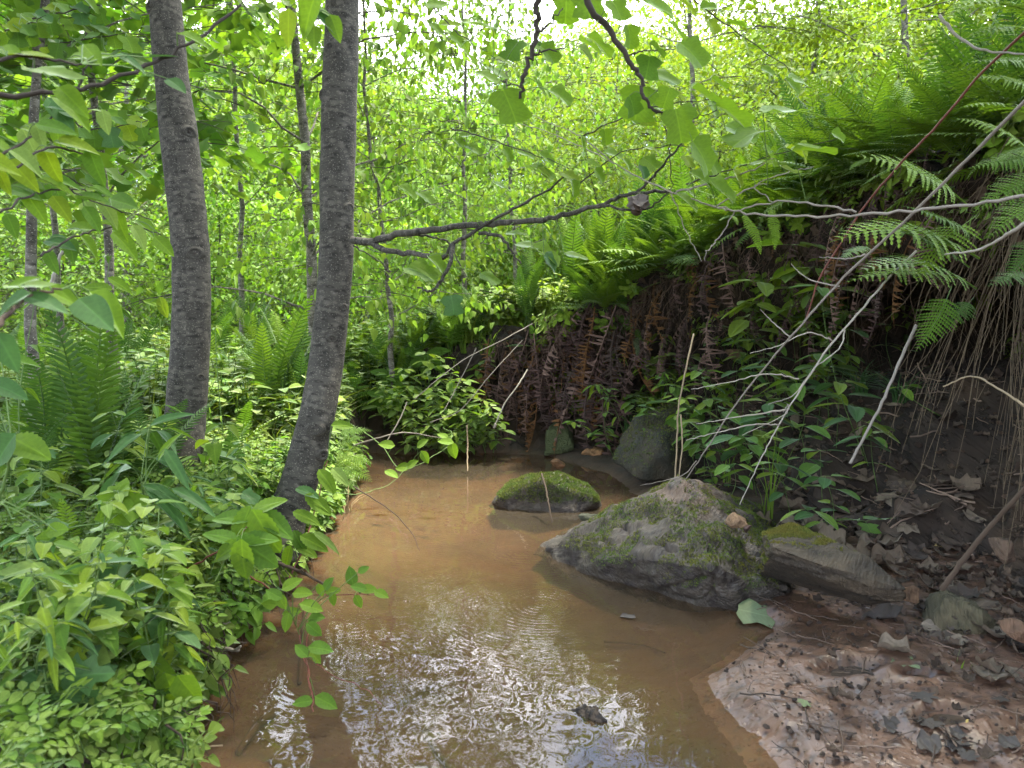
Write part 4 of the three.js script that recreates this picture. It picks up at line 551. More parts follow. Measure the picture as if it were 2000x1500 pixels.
// left side: broad-leaved saplings and shaded thicket
for (const [px, d, h, cr, tone, label] of [[40, 4.2, 5.2, 1.1, [0.8, 0.95, 1.1], 'broad leaved sapling crowding the left edge'], [210, 5.2, 5.6, 1.3, [0.9, 1, 1.1], 'broad leaved sapling behind the left trunk'], [-150, 5.5, 6, 1.6, [0.9, 0.95, 1], 'dark broad leaved tree just outside the left edge'], [120, 7.5, 6.5, 1.8, [0.8, 0.95, 1], 'tall bright sapling deep in the left thicket'], [470, 8.5, 6.5, 1.6, [1.1, 1.1, 0.9], 'yellow green sapling between the two front trunks']]) bgTree(label, ...at(px, d), h, { r: 0.035, crown: cr, from: 0.28, limbs: 20, per: 11, size: 0.13, spread: 0.45, geo: GEO.crownTulip, tone, mat: barkPale });
for (const [px, d, h, cr, tone, label] of [[60, 9, 1.9, 1.1, [0.85, 0.92, 1], 'low dark shrub in the shade at far left'], [230, 10, 2.1, 1.3, [0.85, 0.95, 1], 'dark tangled shrub left of the left trunk'], [-80, 8, 2.2, 1.3, [0.85, 0.9, 1], 'dark shrub cut by the left edge'], [440, 12, 2.2, 1.4, [0.8, 0.9, 0.8], 'rounded shrub between the front trunks'], [560, 13, 2.0, 1.3, [0.95, 1, 0.8], 'lighter shrub beside the thin pale trunk']]) bgTree(label, ...at(px, d), h, { r: 0.02, crown: cr, from: 0.05, limbs: 22, per: 20, size: 0.075, spread: 0.4, tone, cat: 'shrub', name: 'shrub', mat: twigDark, lean: 0.5 });
// deep wood
const wood = [[-60, 15], [110, 17], [250, 13], [330, 19], [430, 16], [520, 21], [600, 15], [690, 19], [745, 14], [810, 22], [880, 26], [960, 15], [1040, 24], [1100, 19], [1190, 14], [1270, 21], [1330, 12], [1390, 18], [1480, 23], [1560, 13], [1650, 18], [1740, 11], [1830, 16], [1930, 13], [2050, 11], [2150, 16], [-220, 12], [380, 27], [700, 30], [1160, 29], [1600, 27], [1900, 24], [150, 25], [1440, 30], [560, 33], [1000, 34], [480, 24], [1090, 26], [1230, 25], [1350, 28], [1530, 19], [1780, 20], [60, 22], [300, 30]];
wood.forEach(([px, d], i) => {
  const gap = Math.abs(px - 950) < 380, [x, z] = at(px, d), right = px > 1150;
  bgTree('woodland tree beyond the creek', x, z, Math.abs(px - 850) < 200 ? 0.6 + 0.29 * d : gap ? 0.9 + 0.32 * d : rnd(6.5, 9), { r: rnd(0.035, 0.07), crown: gap ? 1.9 : rnd(1.8, 2.8), from: 0.06, limbs: gap ? 22 : 26, per: gap ? 70 : 80, size: rnd(0.085, 0.12), spread: 0.8, tone: right ? [1.3, 1.1, 0.8] : [rnd(0.9, 1.25), rnd(0.95, 1.1), rnd(0.8, 1.1)], group: 'woodland trees beyond the creek', mat: barkPale });
});
// tall trees closing the view on the rising ground
R0 = rng(431);
for (let i = 0; i < 34; i++) { const px = -350 + i * 84 + rnd(-30, 30), d = rnd(24, 38), gap = Math.abs(px - 950) < 420, [x, z] = at(px, d); const low = Math.abs(px - 880) < 190; bgTree('tall tree on the rising ground', x, z, (low ? 0.6 + 0.27 * d : gap ? 0.6 + 0.335 * d : d * rnd(0.36, 0.44)) - floorY(x, z), { r: rnd(0.08, 0.14), crown: rnd(3, 4.2), from: 0.05, limbs: 24, per: 75, size: rnd(0.15, 0.2), spread: 1.35, tone: [rnd(0.95, 1.35), rnd(0.95, 1.15), rnd(0.8, 1.1)], group: 'tall trees on the rising ground', mat: barkPale, flat: 0.5 }); }
// bushes along the edge of the clearing
const bushes = [[330, 14], [420, 10.5], [640, 11], [720, 9], [800, 12], [870, 10], [950, 11.5], [1030, 10.5], [1100, 12], [1180, 10], [1260, 12], [1330, 9.5], [1420, 11], [1500, 9], [1590, 10.5], [1680, 8.5], [1770, 9.5], [1860, 8], [1960, 9], [170, 14], [20, 13], [540, 17], [990, 17], [1230, 16], [1450, 15], [1700, 14]];
bushes.forEach(([px, d]) => { const [x, z] = at(px, d); bgTree('leafy bush of the understory beyond the creek bank', x, z, rnd(1.5, 2.6), { r: 0.018, crown: rnd(0.9, 1.5), from: 0.08, limbs: 18, per: 50, size: rnd(0.06, 0.085), spread: 0.45, tone: px > 1100 ? [1.35, 1.2, 0.8] : [rnd(0.9, 1.2), rnd(0.95, 1.15), 0.9], group: 'understory bushes beyond the creek', cat: 'bush', name: 'bush', mat: twigDark, lean: 0.5, hang: 0.6 }); });
// canopy that shades the pool: two trees behind and one to the right of the camera
for (const [x, z, h, label] of [[-3.8, 1.5, 9, 'tall tree behind the camera on the left bank'], [3.9, 0.8, 8.5, 'tall tree behind the camera on the right bank'], [5.6, -1.8, 9.5, 'tall tree on the right bank above the mud'], [-5.2, -1.6, 8.5, 'tall tree left of the camera'], [0.4, 3.6, 9, 'tall tree straight behind the camera']]) bgTree(label, x, z, h, { r: 0.13, crown: 3.4, from: 0.42, limbs: 32, per: 75, size: 0.16, spread: 0.85, geo: GEO.crownTulip, tone: [0.9, 0.95, 1] });
bgTree('tree on the right bank leaning over the rocks above the picture', 5.0, -4.4, 8.5, { lv: V(-1.9, 8.5, -1.6), r: 0.12, crown: 2.7, from: 0.62, limbs: 26, per: 18, size: 0.15, spread: 0.75, geo: GEO.crownTulip });
// ---------------------------------------------------------------- ferns
R0 = rng(501);
function fern(label, base, n, len, kind, o = {}) { // fronds rise from one crown and lean outward
  const { tilt = 0.45, az0 = null, azw = 6.28, mats = fernMat, group, scaleW = 1 } = o, t = thing('fern', label, 'fern', base, group);
  for (let i = 0; i < n; i++) {
    const a = (az0 ?? 0) + (az0 === null ? i / n * 6.28 + rnd(0.6) : (i / Math.max(1, n - 1) - 0.5) * azw + rnd(-0.2, 0.2)), k = tilt * rnd(0.5, 1.35), d = V(Math.sin(a) * Math.sin(k), Math.cos(k), Math.cos(a) * Math.sin(k)), up = V(-Math.sin(a) * Math.cos(k), Math.sin(k), -Math.cos(a) * Math.cos(k)).add(V(rnd(-0.3, 0.3), 0, rnd(-0.3, 0.3)));
    const m = mesh('frond', pick(FROND[kind]), pick(mats), t), L = len * rnd(0.7, 1.12); pose(m, V(rnd(-0.03, 0.03), 0, rnd(-0.03, 0.03)), d, up, L); if (scaleW !== 1) m.scale.x = L * scaleW;
  }
  return t;
}
function fernAt(label, px, py, hPx, n, kind, o = {}) { const b = hit(px, py), d = -b.z; return fern(label, b.add(V(0, -0.02, 0)), n, pxSize(hPx, d) * 1.08, kind, o); }
for (const [px, py, h, n, kind, label, o] of [
  [195, 1010, 390, 9, 'sword', 'large upright dark fern left of the left trunk', { tilt: 0.3, mats: [fernMat[2], fernMat[0]] }], [110, 960, 300, 7, 'sword', 'medium fern behind the rose leaves at far left', { tilt: 0.4 }], [290, 980, 250, 7, 'sword', 'dark arching fern touching the left trunk base', { tilt: 0.55, mats: [fernMat[2]] }], [20, 930, 240, 7, 'sword', 'fern cut off by the left edge', { tilt: 0.5, mats: [fernMat[2], fernMat[0]] }],
  [535, 845, 250, 8, 'sword', 'upright fern between the two front trunks', { tilt: 0.25 }], [590, 850, 230, 7, 'sword', 'fern tucked behind the foot of the curved trunk', { tilt: 0.4 }], [445, 800, 170, 6, 'sword', 'small fern right of the left trunk', { tilt: 0.5 }], [470, 880, 140, 6, 'low', 'low fern among leaves between the trunks', { tilt: 0.8 }],
  [700, 760, 110, 10, 'lacy', 'lacy green fern just right of the curved trunk', { tilt: 0.6 }], [760, 730, 110, 10, 'lacy', 'lacy fern on the far bank beside the curved trunk fern', { tilt: 0.7 }], [820, 700, 110, 10, 'lacy', 'bright lacy fern in the middle of the far bank', { tilt: 0.5 }], [880, 690, 120, 9, 'lacy', 'lacy fern left of the hanging dead ferns', { tilt: 0.5 }], [940, 665, 130, 8, 'sword', 'fern at the left end of the bank crest', { tilt: 0.4 }], [700, 815, 110, 8, 'lacy', 'arching lacy fern low by the far water edge', { tilt: 0.9 }],
]) fernAt(label, px, py, h, n, kind, o);
const project = (p) => { const v = p.clone().sub(camera.position); return [1000 + FPX * v.x / v.dot(FWD), 750 - FPX * v.dot(UPV) / v.dot(FWD)]; };
for (const [px, py, h, n, kind, label] of [[60, 1010, 260, 6, 'sword', 'fern behind the round toothed leaves at the left edge'], [150, 830, 200, 7, 'sword', 'fern behind the large dark fern'], [400, 760, 180, 7, 'sword', 'fern just right of the left trunk'], [250, 760, 180, 7, 'sword', 'fern standing left of the left trunk further back'], [60, 800, 190, 7, 'sword', 'fern further back at the left edge'], [500, 730, 150, 7, 'sword', 'fern further back between the trunks'], [560, 740, 150, 7, 'sword', 'fern further back beside the thin pale trunk'], [440, 960, 170, 6, 'low', 'low fern among the roses between the trunks'], [170, 1130, 180, 6, 'low', 'low fern half buried in the rose bushes']]) fernAt(label, px, py, h, n, kind, { tilt: 0.42 });
const crest = (px) => { let best = null, bd = 1e9; for (let s = 0.1; s < 0.8; s += 0.002) { const p = bankAt(s, 0.615), e = Math.abs(project(p)[0] - px); if (p.z < -1 && e < bd) { bd = e; best = p; } } return best.add(V(rnd(-0.1, 0.1), -0.03, rnd(-0.25, 0.05))); };
for (const [px, py, h, n, label, o] of [
  [1050, 640, 150, 9, 'dark fern at the far left of the crest ferns', { mats: [fernMat[2], fernMat[0]], tilt: 0.35 }], [1120, 610, 190, 10, 'tall bright fern on the crest above the dead fronds', { tilt: 0.3 }], [1180, 585, 200, 11, 'tallest bright fern in the middle of the far crest', { tilt: 0.28 }], [1240, 560, 190, 10, 'bright fern right of the tallest crest fern', { tilt: 0.35 }], [1150, 560, 170, 9, 'bright fern behind the tallest crest fern', { tilt: 0.3 }], [1300, 520, 170, 9, 'fern on the crest below the dead leaf wad', { tilt: 0.4 }], [1350, 490, 160, 9, 'fern on the crest under the pale twig', { tilt: 0.4 }], [1420, 450, 150, 9, 'dark fern on the crest left of the cave', { tilt: 0.4 }],
  [1480, 410, 160, 9, 'bright fern behind the pale twig fork', { tilt: 0.35 }], [1540, 385, 190, 9, 'tall yellow green fern on the right crest', { tilt: 0.3 }], [1600, 380, 250, 10, 'tallest fern on the right crest', { tilt: 0.22 }], [1660, 365, 220, 10, 'dark fern right of the tallest right crest fern', { tilt: 0.4, mats: [fernMat[2], fernMat[0]] }], [1720, 345, 170, 9, 'fern above the lacy fronds on the right crest', { tilt: 0.45 }], [1780, 320, 170, 8, 'fern on the crest left of the top right ferns', { tilt: 0.4 }],
  [1870, 295, 260, 10, 'large fern at the top right with dark fronds', { tilt: 0.3, mats: [fernMat[2], fernMat[0]] }], [1950, 280, 270, 10, 'large fern at the top right corner', { tilt: 0.35, mats: [fernMat[0], fernMat[2]] }], [2030, 260, 270, 9, 'fern cut by the right edge near the top', { tilt: 0.5 }],
]) { const b = crest(px, py); fern(label, b, n, pxSize(h, Math.max(2.6, -b.z)) * 1.05, 'sword', o); }
for (let i = 0; i < 40; i++) { const s = rnd(0.3, 0.68), p = bankAt(s, rnd(0.63, 0.77)); fern('bright fern growing on the slope behind the bank crest', p, 7, rnd(0.55, 0.85), 'sword', { tilt: 0.4, mats: [fernMat[0], fernMat[1]], group: 'ferns on the slope behind the crest' }); }
for (let i = 0; i < 22; i++) { const x = rnd(-6.5, -0.6), z = rnd(-11, -6.8); fern('fern standing in the green clearing beyond the pool', onFloor(x, z), 7, rnd(0.45, 0.75), 'sword', { tilt: 0.45, group: 'ferns in the clearing' }); }
function frondsFromTo(label, list, kind, mats, name = 'fern') { // [base px, py, depth, tip px, py, depth, face]
  const b0 = P(...list[0].slice(0, 3)), t = thing(name, label, 'fern', b0);
  for (const [bx, by, bd, tx, ty, td, face = 0.6, m] of list) { const b = P(bx, by, bd), e = P(tx, ty, td), up = FWD.clone().multiplyScalar(-face).add(V(0, 1, 0)); pose(mesh('frond', pick(FROND[kind]), m ?? pick(mats), t), b.clone().sub(b0), e.clone().sub(b), up, b.distanceTo(e)); }
  return t;
}
const bracken = leafMat(0.149, 0.26, 0.0093, { t: 0.5 }), blueFern = leafMat(0.0868, 0.18, 0.00868, { t: 0.3, coat: 0.7 });
frondsFromTo('bracken fern with bright fronds spreading left over the cave', [[1890, 400, 2.6, 1668, 302, 2.45, 0.9, bracken], [1900, 420, 2.6, 1790, 560, 2.5, 0.5], [1905, 500, 2.6, 1612, 468, 2.4, 0.7, bracken], [1890, 520, 2.6, 1690, 440, 2.5, 0.5], [1920, 470, 2.6, 1760, 400, 2.5, 0.6]], 'lacy', [fernMat[0], fernMat[1]]);
frondsFromTo('bluish lacy fern hanging at the mouth of the dark cave', [[1900, 560, 2.8, 1668, 528, 2.6, 0.6, blueFern], [1880, 545, 2.8, 1650, 550, 2.7, 0.3, bracken], [1860, 560, 2.8, 1790, 690, 2.75, 0.6, fernMat[0]], [1900, 580, 2.8, 1840, 650, 2.75, 0.6, fernMat[2]], [1700, 480, 3.1, 1640, 510, 3.0, 0.3, blueFern]], 'lacy', [fernMat[2]]);
frondsFromTo('lacy fern arching in from the top right corner', [[2080, 90, 2.1, 1880, 70, 2.0, 0.6, bracken], [2070, 130, 2.2, 1900, 120, 2.1, 0.7], [2060, 190, 2.2, 1890, 150, 2.2, 0.8, bracken], [2050, -10, 2.1, 1830, 45, 2.0, 0.5, bracken], [2060, 60, 2.0, 1840, 10, 1.9, 0.4, bracken], [2050, 20, 2.0, 1900, -30, 1.9, 0.4, bracken], [2040, 330, 2.2, 1850, 225, 2.2, 0.7, bracken], [2050, 250, 2.2, 1870, 205, 2.1, 0.3, bracken], [2060, 300, 2.2, 1890, 330, 2.2, 0.8]], 'lacy', [fernMat[0]]);
frondsFromTo('dark fern drooping over the right edge below the white twig', [[2050, 330, 2.3, 1900, 420, 2.3, 0.9], [2050, 380, 2.3, 1930, 470, 2.2, 0.9], [2060, 260, 2.3, 1960, 340, 2.3, 0.9], [2040, 540, 2.3, 1930, 560, 2.2, 0.5], [2060, 450, 2.3, 1960, 560, 2.3, 0.9]], 'lacy', [fernMat[2], fernMat[0]]);
frondsFromTo('two narrow fern fronds dangling below the pale twig', [[1450, 410, 3.6, 1485, 500, 3.5, 0.9], [1510, 400, 3.6, 1510, 490, 3.5, 0.9], [1430, 420, 3.7, 1440, 440, 3.6, 0.9]], 'low', [bracken]);
frondsFromTo('small lacy fern reaching over the water from the left bank', [[640, 890, 3.6, 735, 905, 3.5, 0.7, bracken], [640, 900, 3.6, 730, 940, 3.45, 0.7, fernMat[1]], [645, 880, 3.6, 720, 850, 3.6, 0.5], [650, 850, 3.7, 730, 840, 3.7, 0.5], [640, 910, 3.5, 700, 960, 3.4, 0.6]], 'lacy', [fernMat[0]]);
frondsFromTo('pale fern frond hanging on the dead fern wall', [[1240, 640, 6.0, 1243, 700, 5.9, 1]], 'low', [leafMat(0.0992, 0.136, 0.062)]);
// dead fronds hanging from the lip of the bank
R0 = rng(551);
for (let i = 0; i < 42; i++) { const s = lerp(0.3, 0.73, (i + rnd(1)) / 42), p = bankAt(s, rnd(0.555, 0.61)), T = bankLine.getTangent(s), N = V(-T.z, 0, T.x).normalize(); fern('fern spilling over the lip of the bank', p, 7, rnd(0.4, 0.7), i % 4 ? 'sword' : 'lacy', { tilt: rnd(0.9, 1.6), az0: Math.atan2(N.x, N.z), azw: 2.6, mats: [fernMat[1], fernMat[1], fernMat[0]], group: 'ferns spilling over the bank lip' }); }
for (let i = 0; i < 30; i++) { const s = rnd(0.22, 0.62), p = bankAt(s, rnd(0.28, 0.54)), T = bankLine.getTangent(s), N = V(-T.z, 0, T.x).normalize(); fern('small green fern', p, 5, rnd(0.18, 0.34), pick(['sword', 'low', 'lacy']), { tilt: rnd(0.8, 1.4), az0: Math.atan2(N.x, N.z), azw: 2.2, group: 'small green ferns on the bank face' }); }
const deadSpots = []; for (let i = 0; i < 7; i++) deadSpots.push([lerp(0.45, 0.62, (i + rnd(1)) / 7), 6, 0.4]); for (let i = 0; i < 13; i++) deadSpots.push([lerp(0.215, 0.335, (i + rnd(1)) / 13), 10, 0.62]); for (let i = 0; i < 6; i++) deadSpots.push([lerp(0.35, 0.44, (i + rnd(0.7)) / 6), 9, 0.42]);
deadSpots.forEach(([s, n, len], i) => {
  const base = bankAt(s, 0.55), T = bankLine.getTangent(s), N = V(-T.z, 0, T.x).normalize(), right = s > 0.345, t = thing('dead_fern', right ? 'brown dead fern fronds hanging under the right crest ferns' : 'maroon dead fern fronds hanging down the far bank face', 'dead fern', base, right ? 'dead ferns under the right crest' : 'dead ferns on the far bank face');
  for (let k = 0; k < n; k++) { const d = V(0, -1, 0).addScaledVector(N, rnd(0.05, 0.35)).addScaledVector(T, rnd(-0.6, 0.6) * rnd(1)), up = N.clone().add(V(rnd(-1.2, 1.2), rnd(-0.3, 0.6), rnd(-1.2, 1.2))), L = len * rnd(0.25, 1.45); pose(mesh('frond', pick(FROND.dead), pick(deadFernMats), t), V().addScaledVector(T, rnd(-0.16, 0.16)).addScaledVector(N, rnd(-0.02, 0.14)).add(V(0, rnd(-0.6, 0.1), 0)), d, up, L).scale.x = L * rnd(0.7, 2.0); }
});
{ // straw and dead grass hanging at the right
  const parts = []; let s0 = 0.7, k0 = 0, u0 = 0; for (let i = 0; i < 400; i++) { if (i % 9 === 0) { s0 = rnd(0.675, 0.775); k0 = rnd(-0.4, 0.3); u0 = rnd(0, 0.5); } const s = s0 + rnd(-0.006, 0.006), b = bankAt(s, rnd(0.5, 0.58)), T = bankLine.getTangent(s), N = V(-T.z, 0, T.x).normalize(), L = rnd(0.5, 1.5), e = b.clone().addScaledVector(N, u0 + rnd(0, 0.15)).addScaledVector(T, k0 + rnd(-0.18, 0.18)).add(V(0, -L, 0)); e.y = Math.max(e.y, 0.25); parts.push(tube(wob(spline([b, b.clone().addScaledVector(N, rnd(0.05, 0.25)).add(V(0, -0.05, 0)), b.clone().lerp(e, 0.5).addScaledVector(N, rnd(0.05, 0.2)), e], 8), 0.03, i), [rnd(0.0012, 0.0035), 0.001], 3)); }
  tag(mesh('hanging_straw', mergeGeometries(parts), std(col(0.126, 0.0925, 0.0555), 0.9)), 'curtain of dry straw and rootlets hanging from the bank at the right', 'straw', null, 'stuff');
  const p2 = []; for (let i = 0; i < 1100; i++) { const s = rnd(0.2, 0.68), b = bankAt(s, rnd(0.3, 0.57)), T = bankLine.getTangent(s), N = V(-T.z, 0, T.x).normalize(), e = b.clone().addScaledVector(N, rnd(0, 0.2)).addScaledVector(T, rnd(-0.2, 0.2)).add(V(0, -rnd(0.1, 0.5), 0)); p2.push(tube(wob(spline([b, b.clone().lerp(e, 0.5).addScaledVector(N, rnd(0, 0.1)), e], 6), 0.03, i), [rnd(0.001, 0.002) + 0.005 * Math.pow(R0(), 6), 0.0008], 3)); }
  tag(mesh('rootlets', mergeGeometries(p2), std(col(0.104, 0.0666, 0.0444), 0.9)), 'fine brown rootlets dangling from the face of the bank', 'roots', null, 'stuff');
  const p3 = []; for (let i = 0; i < 150; i++) { const z = rnd(-3.6, -1.6), x = leftEdge(z) - rnd(0.02, 0.16), b = V(x, rnd(0.15, 0.42), z), e = V(x + rnd(-0.02, 0.2), rnd(-0.04, 0.12), z + rnd(-0.15, 0.2)); p3.push(tube(wob(spline([b, b.clone().lerp(e, 0.5).add(V(rnd(0, 0.08), 0, 0)), e], 6), 0.04, i), [rnd(0.0015, 0.006), 0.001], 4)); }
  tag(mesh('exposed_roots', mergeGeometries(p3), std(col(0.074, 0.0518, 0.037), 0.9)), 'tangle of exposed roots below the edge of the left bank', 'roots', null, 'stuff');
}
// ---------------------------------------------------------------- seedlings and herbs with single leaves
R0 = rng(601);
function herb(name, label, base, top, tiers, o = {}) { // tiers: [fraction, leaves, leaf length]
  const { gk = 'serrate', mats = ['fresh', 'lime', 'mid'], r = 0.004, group, stem = stemGreen, droop = 0.15, cat = 'plant' } = o, t = thing(name, label, cat, base, group), e = top.clone().sub(base), bend = V(rnd(-0.06, 0.06), 0, rnd(-0.06, 0.06)), c = spline([V(), e.clone().multiplyScalar(0.5).add(bend), e], 10);
  mesh('stem', tube(c, [r, r * 0.4], 5), stem, t);
  for (const [f, n, L] of tiers) { const p = c[Math.round(f * 10)], a0 = rnd(6.28); for (let i = 0; i < n; i++) { const a = a0 + i / n * 6.28 + rnd(-0.3, 0.3), d = V(Math.cos(a), rnd(-droop - 0.25, 0.3 - droop), Math.sin(a)), l = L * rnd(0.75, 1.2), q = p.clone().addScaledVector(d, l * 0.25); mesh('petiole', tube([p, q], [0.0012, 0.001], 3), stem, t); pose(mesh('leaf', pick(GEO[gk]), LM[pick(mats)], t), q, d, V(rnd(-0.3, 0.3), 1, rnd(-0.3, 0.3)), l); } }
  return t;
}
const seedTops = [[1548, 478, 190], [1488, 548, 180], [1542, 560, 170], [1600, 520, 180], [1655, 505, 180], [1440, 605, 120], [1412, 640, 120], [1520, 620, 150], [1585, 612, 150], [1450, 722, 110], [1385, 752, 120], [1402, 800, 110], [1342, 695, 110], [1500, 785, 130], [1560, 830, 120], [1600, 690, 140], [1640, 745, 130], [1665, 790, 120], [1380, 825, 100], [1452, 850, 120], [1520, 905, 110], [1612, 930, 110], [1552, 742, 120], [1492, 665, 120], [1432, 905, 90], [1582, 992, 60], [1362, 845, 90], [1602, 880, 110], [1470, 590, 130], [1700, 850, 110], [1560, 520, 200], [1510, 720, 120], [1650, 610, 160], [1340, 790, 90], [1480, 810, 120], [1300, 700, 90], [1620, 565, 160]];
seedTops.forEach(([x, y, h], i) => { const b = hit(x + rnd(-25, 45), y + h), d = -b.z; const L = pxSize(rnd(42, 66), d), fit = y < 600; herb('seedling', fit ? 'taller bright green seedling with toothed leaves before the dark cave' : 'small green seedling with flat leaves on the shaded slope', b, P(x, y, d / Math.cos(PITCH) * (fit ? 0.84 : 0.95)), [[1, 3, L], [0.75, fit ? 3 : 2, L * 1.05], [0.5, fit ? 3 : 2, L * 0.8]], { group: fit ? 'taller seedlings before the cave' : 'small seedlings on the slope', r: 0.0025, mats: fit ? ['lime', 'fresh', 'lime'] : ['fresh', 'mid', 'cool', 'lime'], gk: i % 3 ? 'serrate' : 'oval' }); });
for (const [x, y, tx, ty, L, label] of [[1690, 900, 1600, 560, 0.12, 'leaning seedling stem with three leaves under the sticks'], [1850, 820, 1760, 755, 0.09, 'seedling leaning left on the dark slope'], [1720, 880, 1700, 830, 0.11, 'low plant with a broad toothed leaf beside the weathered stick'], [1690, 1025, 1690, 1018, 0.11, 'green lobed seedling leaf on the dead leaves']]) { const b = hit(x, y), d = -b.z; herb('seedling', label, b, P(tx, ty, d * 0.97), [[1, 3, L]], { r: 0.003, mats: ['fresh', 'mid'], gk: label.includes('lobed') ? 'tulip' : 'serrate' }); }
for (let i = 0; i < 34; i++) { const s = rnd(0.33, 0.52), b = bankAt(s, rnd(0.08, 0.3)), T = bankLine.getTangent(s), N = V(-T.z, 0, T.x).normalize(), e = b.clone().addScaledVector(N, rnd(0.1, 0.35)).add(V(rnd(-0.15, 0.15), rnd(0.2, 0.65), 0)), L = rnd(0.07, 0.13); herb('seedling', 'green herb', b, e, [[1, 4, L], [0.85, 3, L], [0.65, 3, L], [0.4, 2, L]], { r: 0.0022, mats: ['lime', 'fresh', 'fresh', 'mid'], gk: pick(['serrate', 'oval', 'serrate', 'lance']), group: 'green herbs rising in front of the dead ferns' }); }
// leafy clump on the far bank
const clump = [[740, 745, 90], [765, 790, 60], [790, 720, 110], [835, 690, 140], [860, 700, 130], [880, 730, 120], [905, 745, 110], [925, 760, 100], [850, 760, 110], [820, 770, 100], [800, 820, 60], [840, 830, 50], [870, 800, 80], [900, 800, 80], [930, 800, 70], [860, 850, 30], [890, 850, 30], [815, 850, 30], [780, 770, 90], [915, 840, 40], [945, 780, 80]];
for (let i = 0; i < 16; i++) clump.push([rnd(715, 960), rnd(700, 850), rnd(40, 90)]);
clump.forEach(([x, y, h], i) => { const b = hit(x + rnd(-15, 15), Math.min(y + h, 882)), d = -b.z, L = pxSize(rnd(18, 30), d); b.z += 0.05; herb('leafy_plant', 'leafy green plant in the clump at the far water edge', b, P(x, y, d * 0.96), [[1, 4, L * 0.8], [0.85, 4, L], [0.65, 4, L], [0.45, 4, L * 1.1], [0.25, 3, L * 1.1]], { group: 'leafy plants at the far water edge', gk: i % 3 === 0 ? 'oval' : 'serrate', mats: ['fresh', 'lime', 'pale', 'fresh'] }); });
for (const [x, y, s, label] of [[765, 735, 44, 'five part creeper leaf cluster on the far bank'], [832, 695, 50, 'dark five part leaf above the far bank clump'], [755, 775, 40, 'lower five part creeper leaf near the far waterline']]) { const b = hit(x, y + 40), d = -b.z - 0.1, hub = P(x, y, d), t = thing('creeper_leaf', label, 'plant', hub); mesh('stalk', tube([V(), b.clone().sub(hub)], [0.003, 0.003], 4), stemRed, t); for (let i = 0; i < 5; i++) { const a = -Math.PI / 2 + (i - 2) * 0.95, dir = RIGHT.clone().multiplyScalar(Math.cos(a)).addScaledVector(UPV, Math.sin(a)).add(V(0, 0, 0.2)); pose(mesh('leaflet', pick(GEO.serrate), LM.mid, t), V(), dir, FWD.clone().multiplyScalar(-1).add(V(0, 0.6, 0)), pxSize(s, d)); } }
// grass tufts near the rocks, on the slope and on the bank
function bladeGeo(n, h, w, lean, seed, o = {}) { const r = rng(seed), pos = [], idx = []; for (let i = 0; i < n; i++) { const a = r() * 6.28, H = h * (0.5 + 0.7 * r()), l = lean * (0.3 + r()), wd = w * (0.6 + 0.6 * r()), b = V((r() - 0.5) * (o.base ?? 0.06), 0, (r() - 0.5) * (o.base ?? 0.06)), sd = V(-Math.sin(a), 0, Math.cos(a)), k0 = pos.length / 3; for (let j = 0; j <= 4; j++) { const t = j / 4, p = b.clone().add(V(Math.cos(a) * l * H * t * t, H * (t - 0.35 * l * t * t), Math.sin(a) * l * H * t * t)), q = wd * (1 - t * t) * 0.5 + 0.0003; for (const s of [-1, 1]) { const v = p.clone().addScaledVector(sd, s * q); pos.push(v.x, v.y + (s > 0 ? 0.3 * q : 0), v.z); } if (j) { const m = k0 + j * 2; idx.push(m - 2, m - 1, m, m - 1, m + 1, m); } } } const g = new THREE.BufferGeometry(); g.setAttribute('position', new THREE.Float32BufferAttribute(pos, 3)); g.setIndex(idx); g.computeVertexNormals(); return g; }
const grassMat = leafMat(0.149, 0.248, 0.0155, { t: 0.45 }), grassDark = leafMat(0.0496, 0.124, 0.0279, { t: 0.3 }), straw = std(col(0.266, 0.207, 0.104), 0.9);
for (const [x, y, h, n, lean, m, label] of [[1495, 1015, 190, 12, 0.35, grassMat, 'bright grass tuft growing between the rocks'], [1345, 930, 120, 12, 0.3, grassMat, 'thin grass tuft behind the mossy rock top'], [1420, 950, 90, 10, 0.5, grassMat, 'small grass tuft right of the mossy rock top'], [1330, 720, 100, 26, 0.9, grassMat, 'fine needle leaved tuft on the bank behind the straw stalk'], [1425, 740, 110, 16, 0.35, grassDark, 'dark upright grass tuft among seedlings'], [1760, 790, 110, 60, 1.6, grassDark, 'dark drooping grass at the foot of the cave'], [1680, 770, 90, 40, 1.5, grassDark, 'dim grass tuft left of the weathered stick'], [960, 700, 90, 30, 1.0, grassMat, 'wispy grass on the far bank crest'], [905, 690, 80, 24, 0.9, grassMat, 'wispy grass left of the crest grass'], [680, 1000, 60, 14, 1.1, straw, 'dry grass wisps at the left bank edge over water'], [820, 720, 120, 8, 0.3, grassMat, 'broad grass blades in the far bank clump'], [1885, 1310, 35, 4, 0.3, grassMat, 'tiny grass sprout on the right mud'], [1225, 845, 60, 30, 1.3, grassDark, 'fine grass drooping beside the dark boulder']]) { const b = hit(x, y), t = thing('grass_tuft', label, 'grass tuft', b); mesh('blades', bladeGeo(n, pxSize(h, -b.z), label.includes('needle') ? 0.003 : label.includes('broad') ? 0.02 : 0.009, lean, Math.round(x + y)), m, t); }

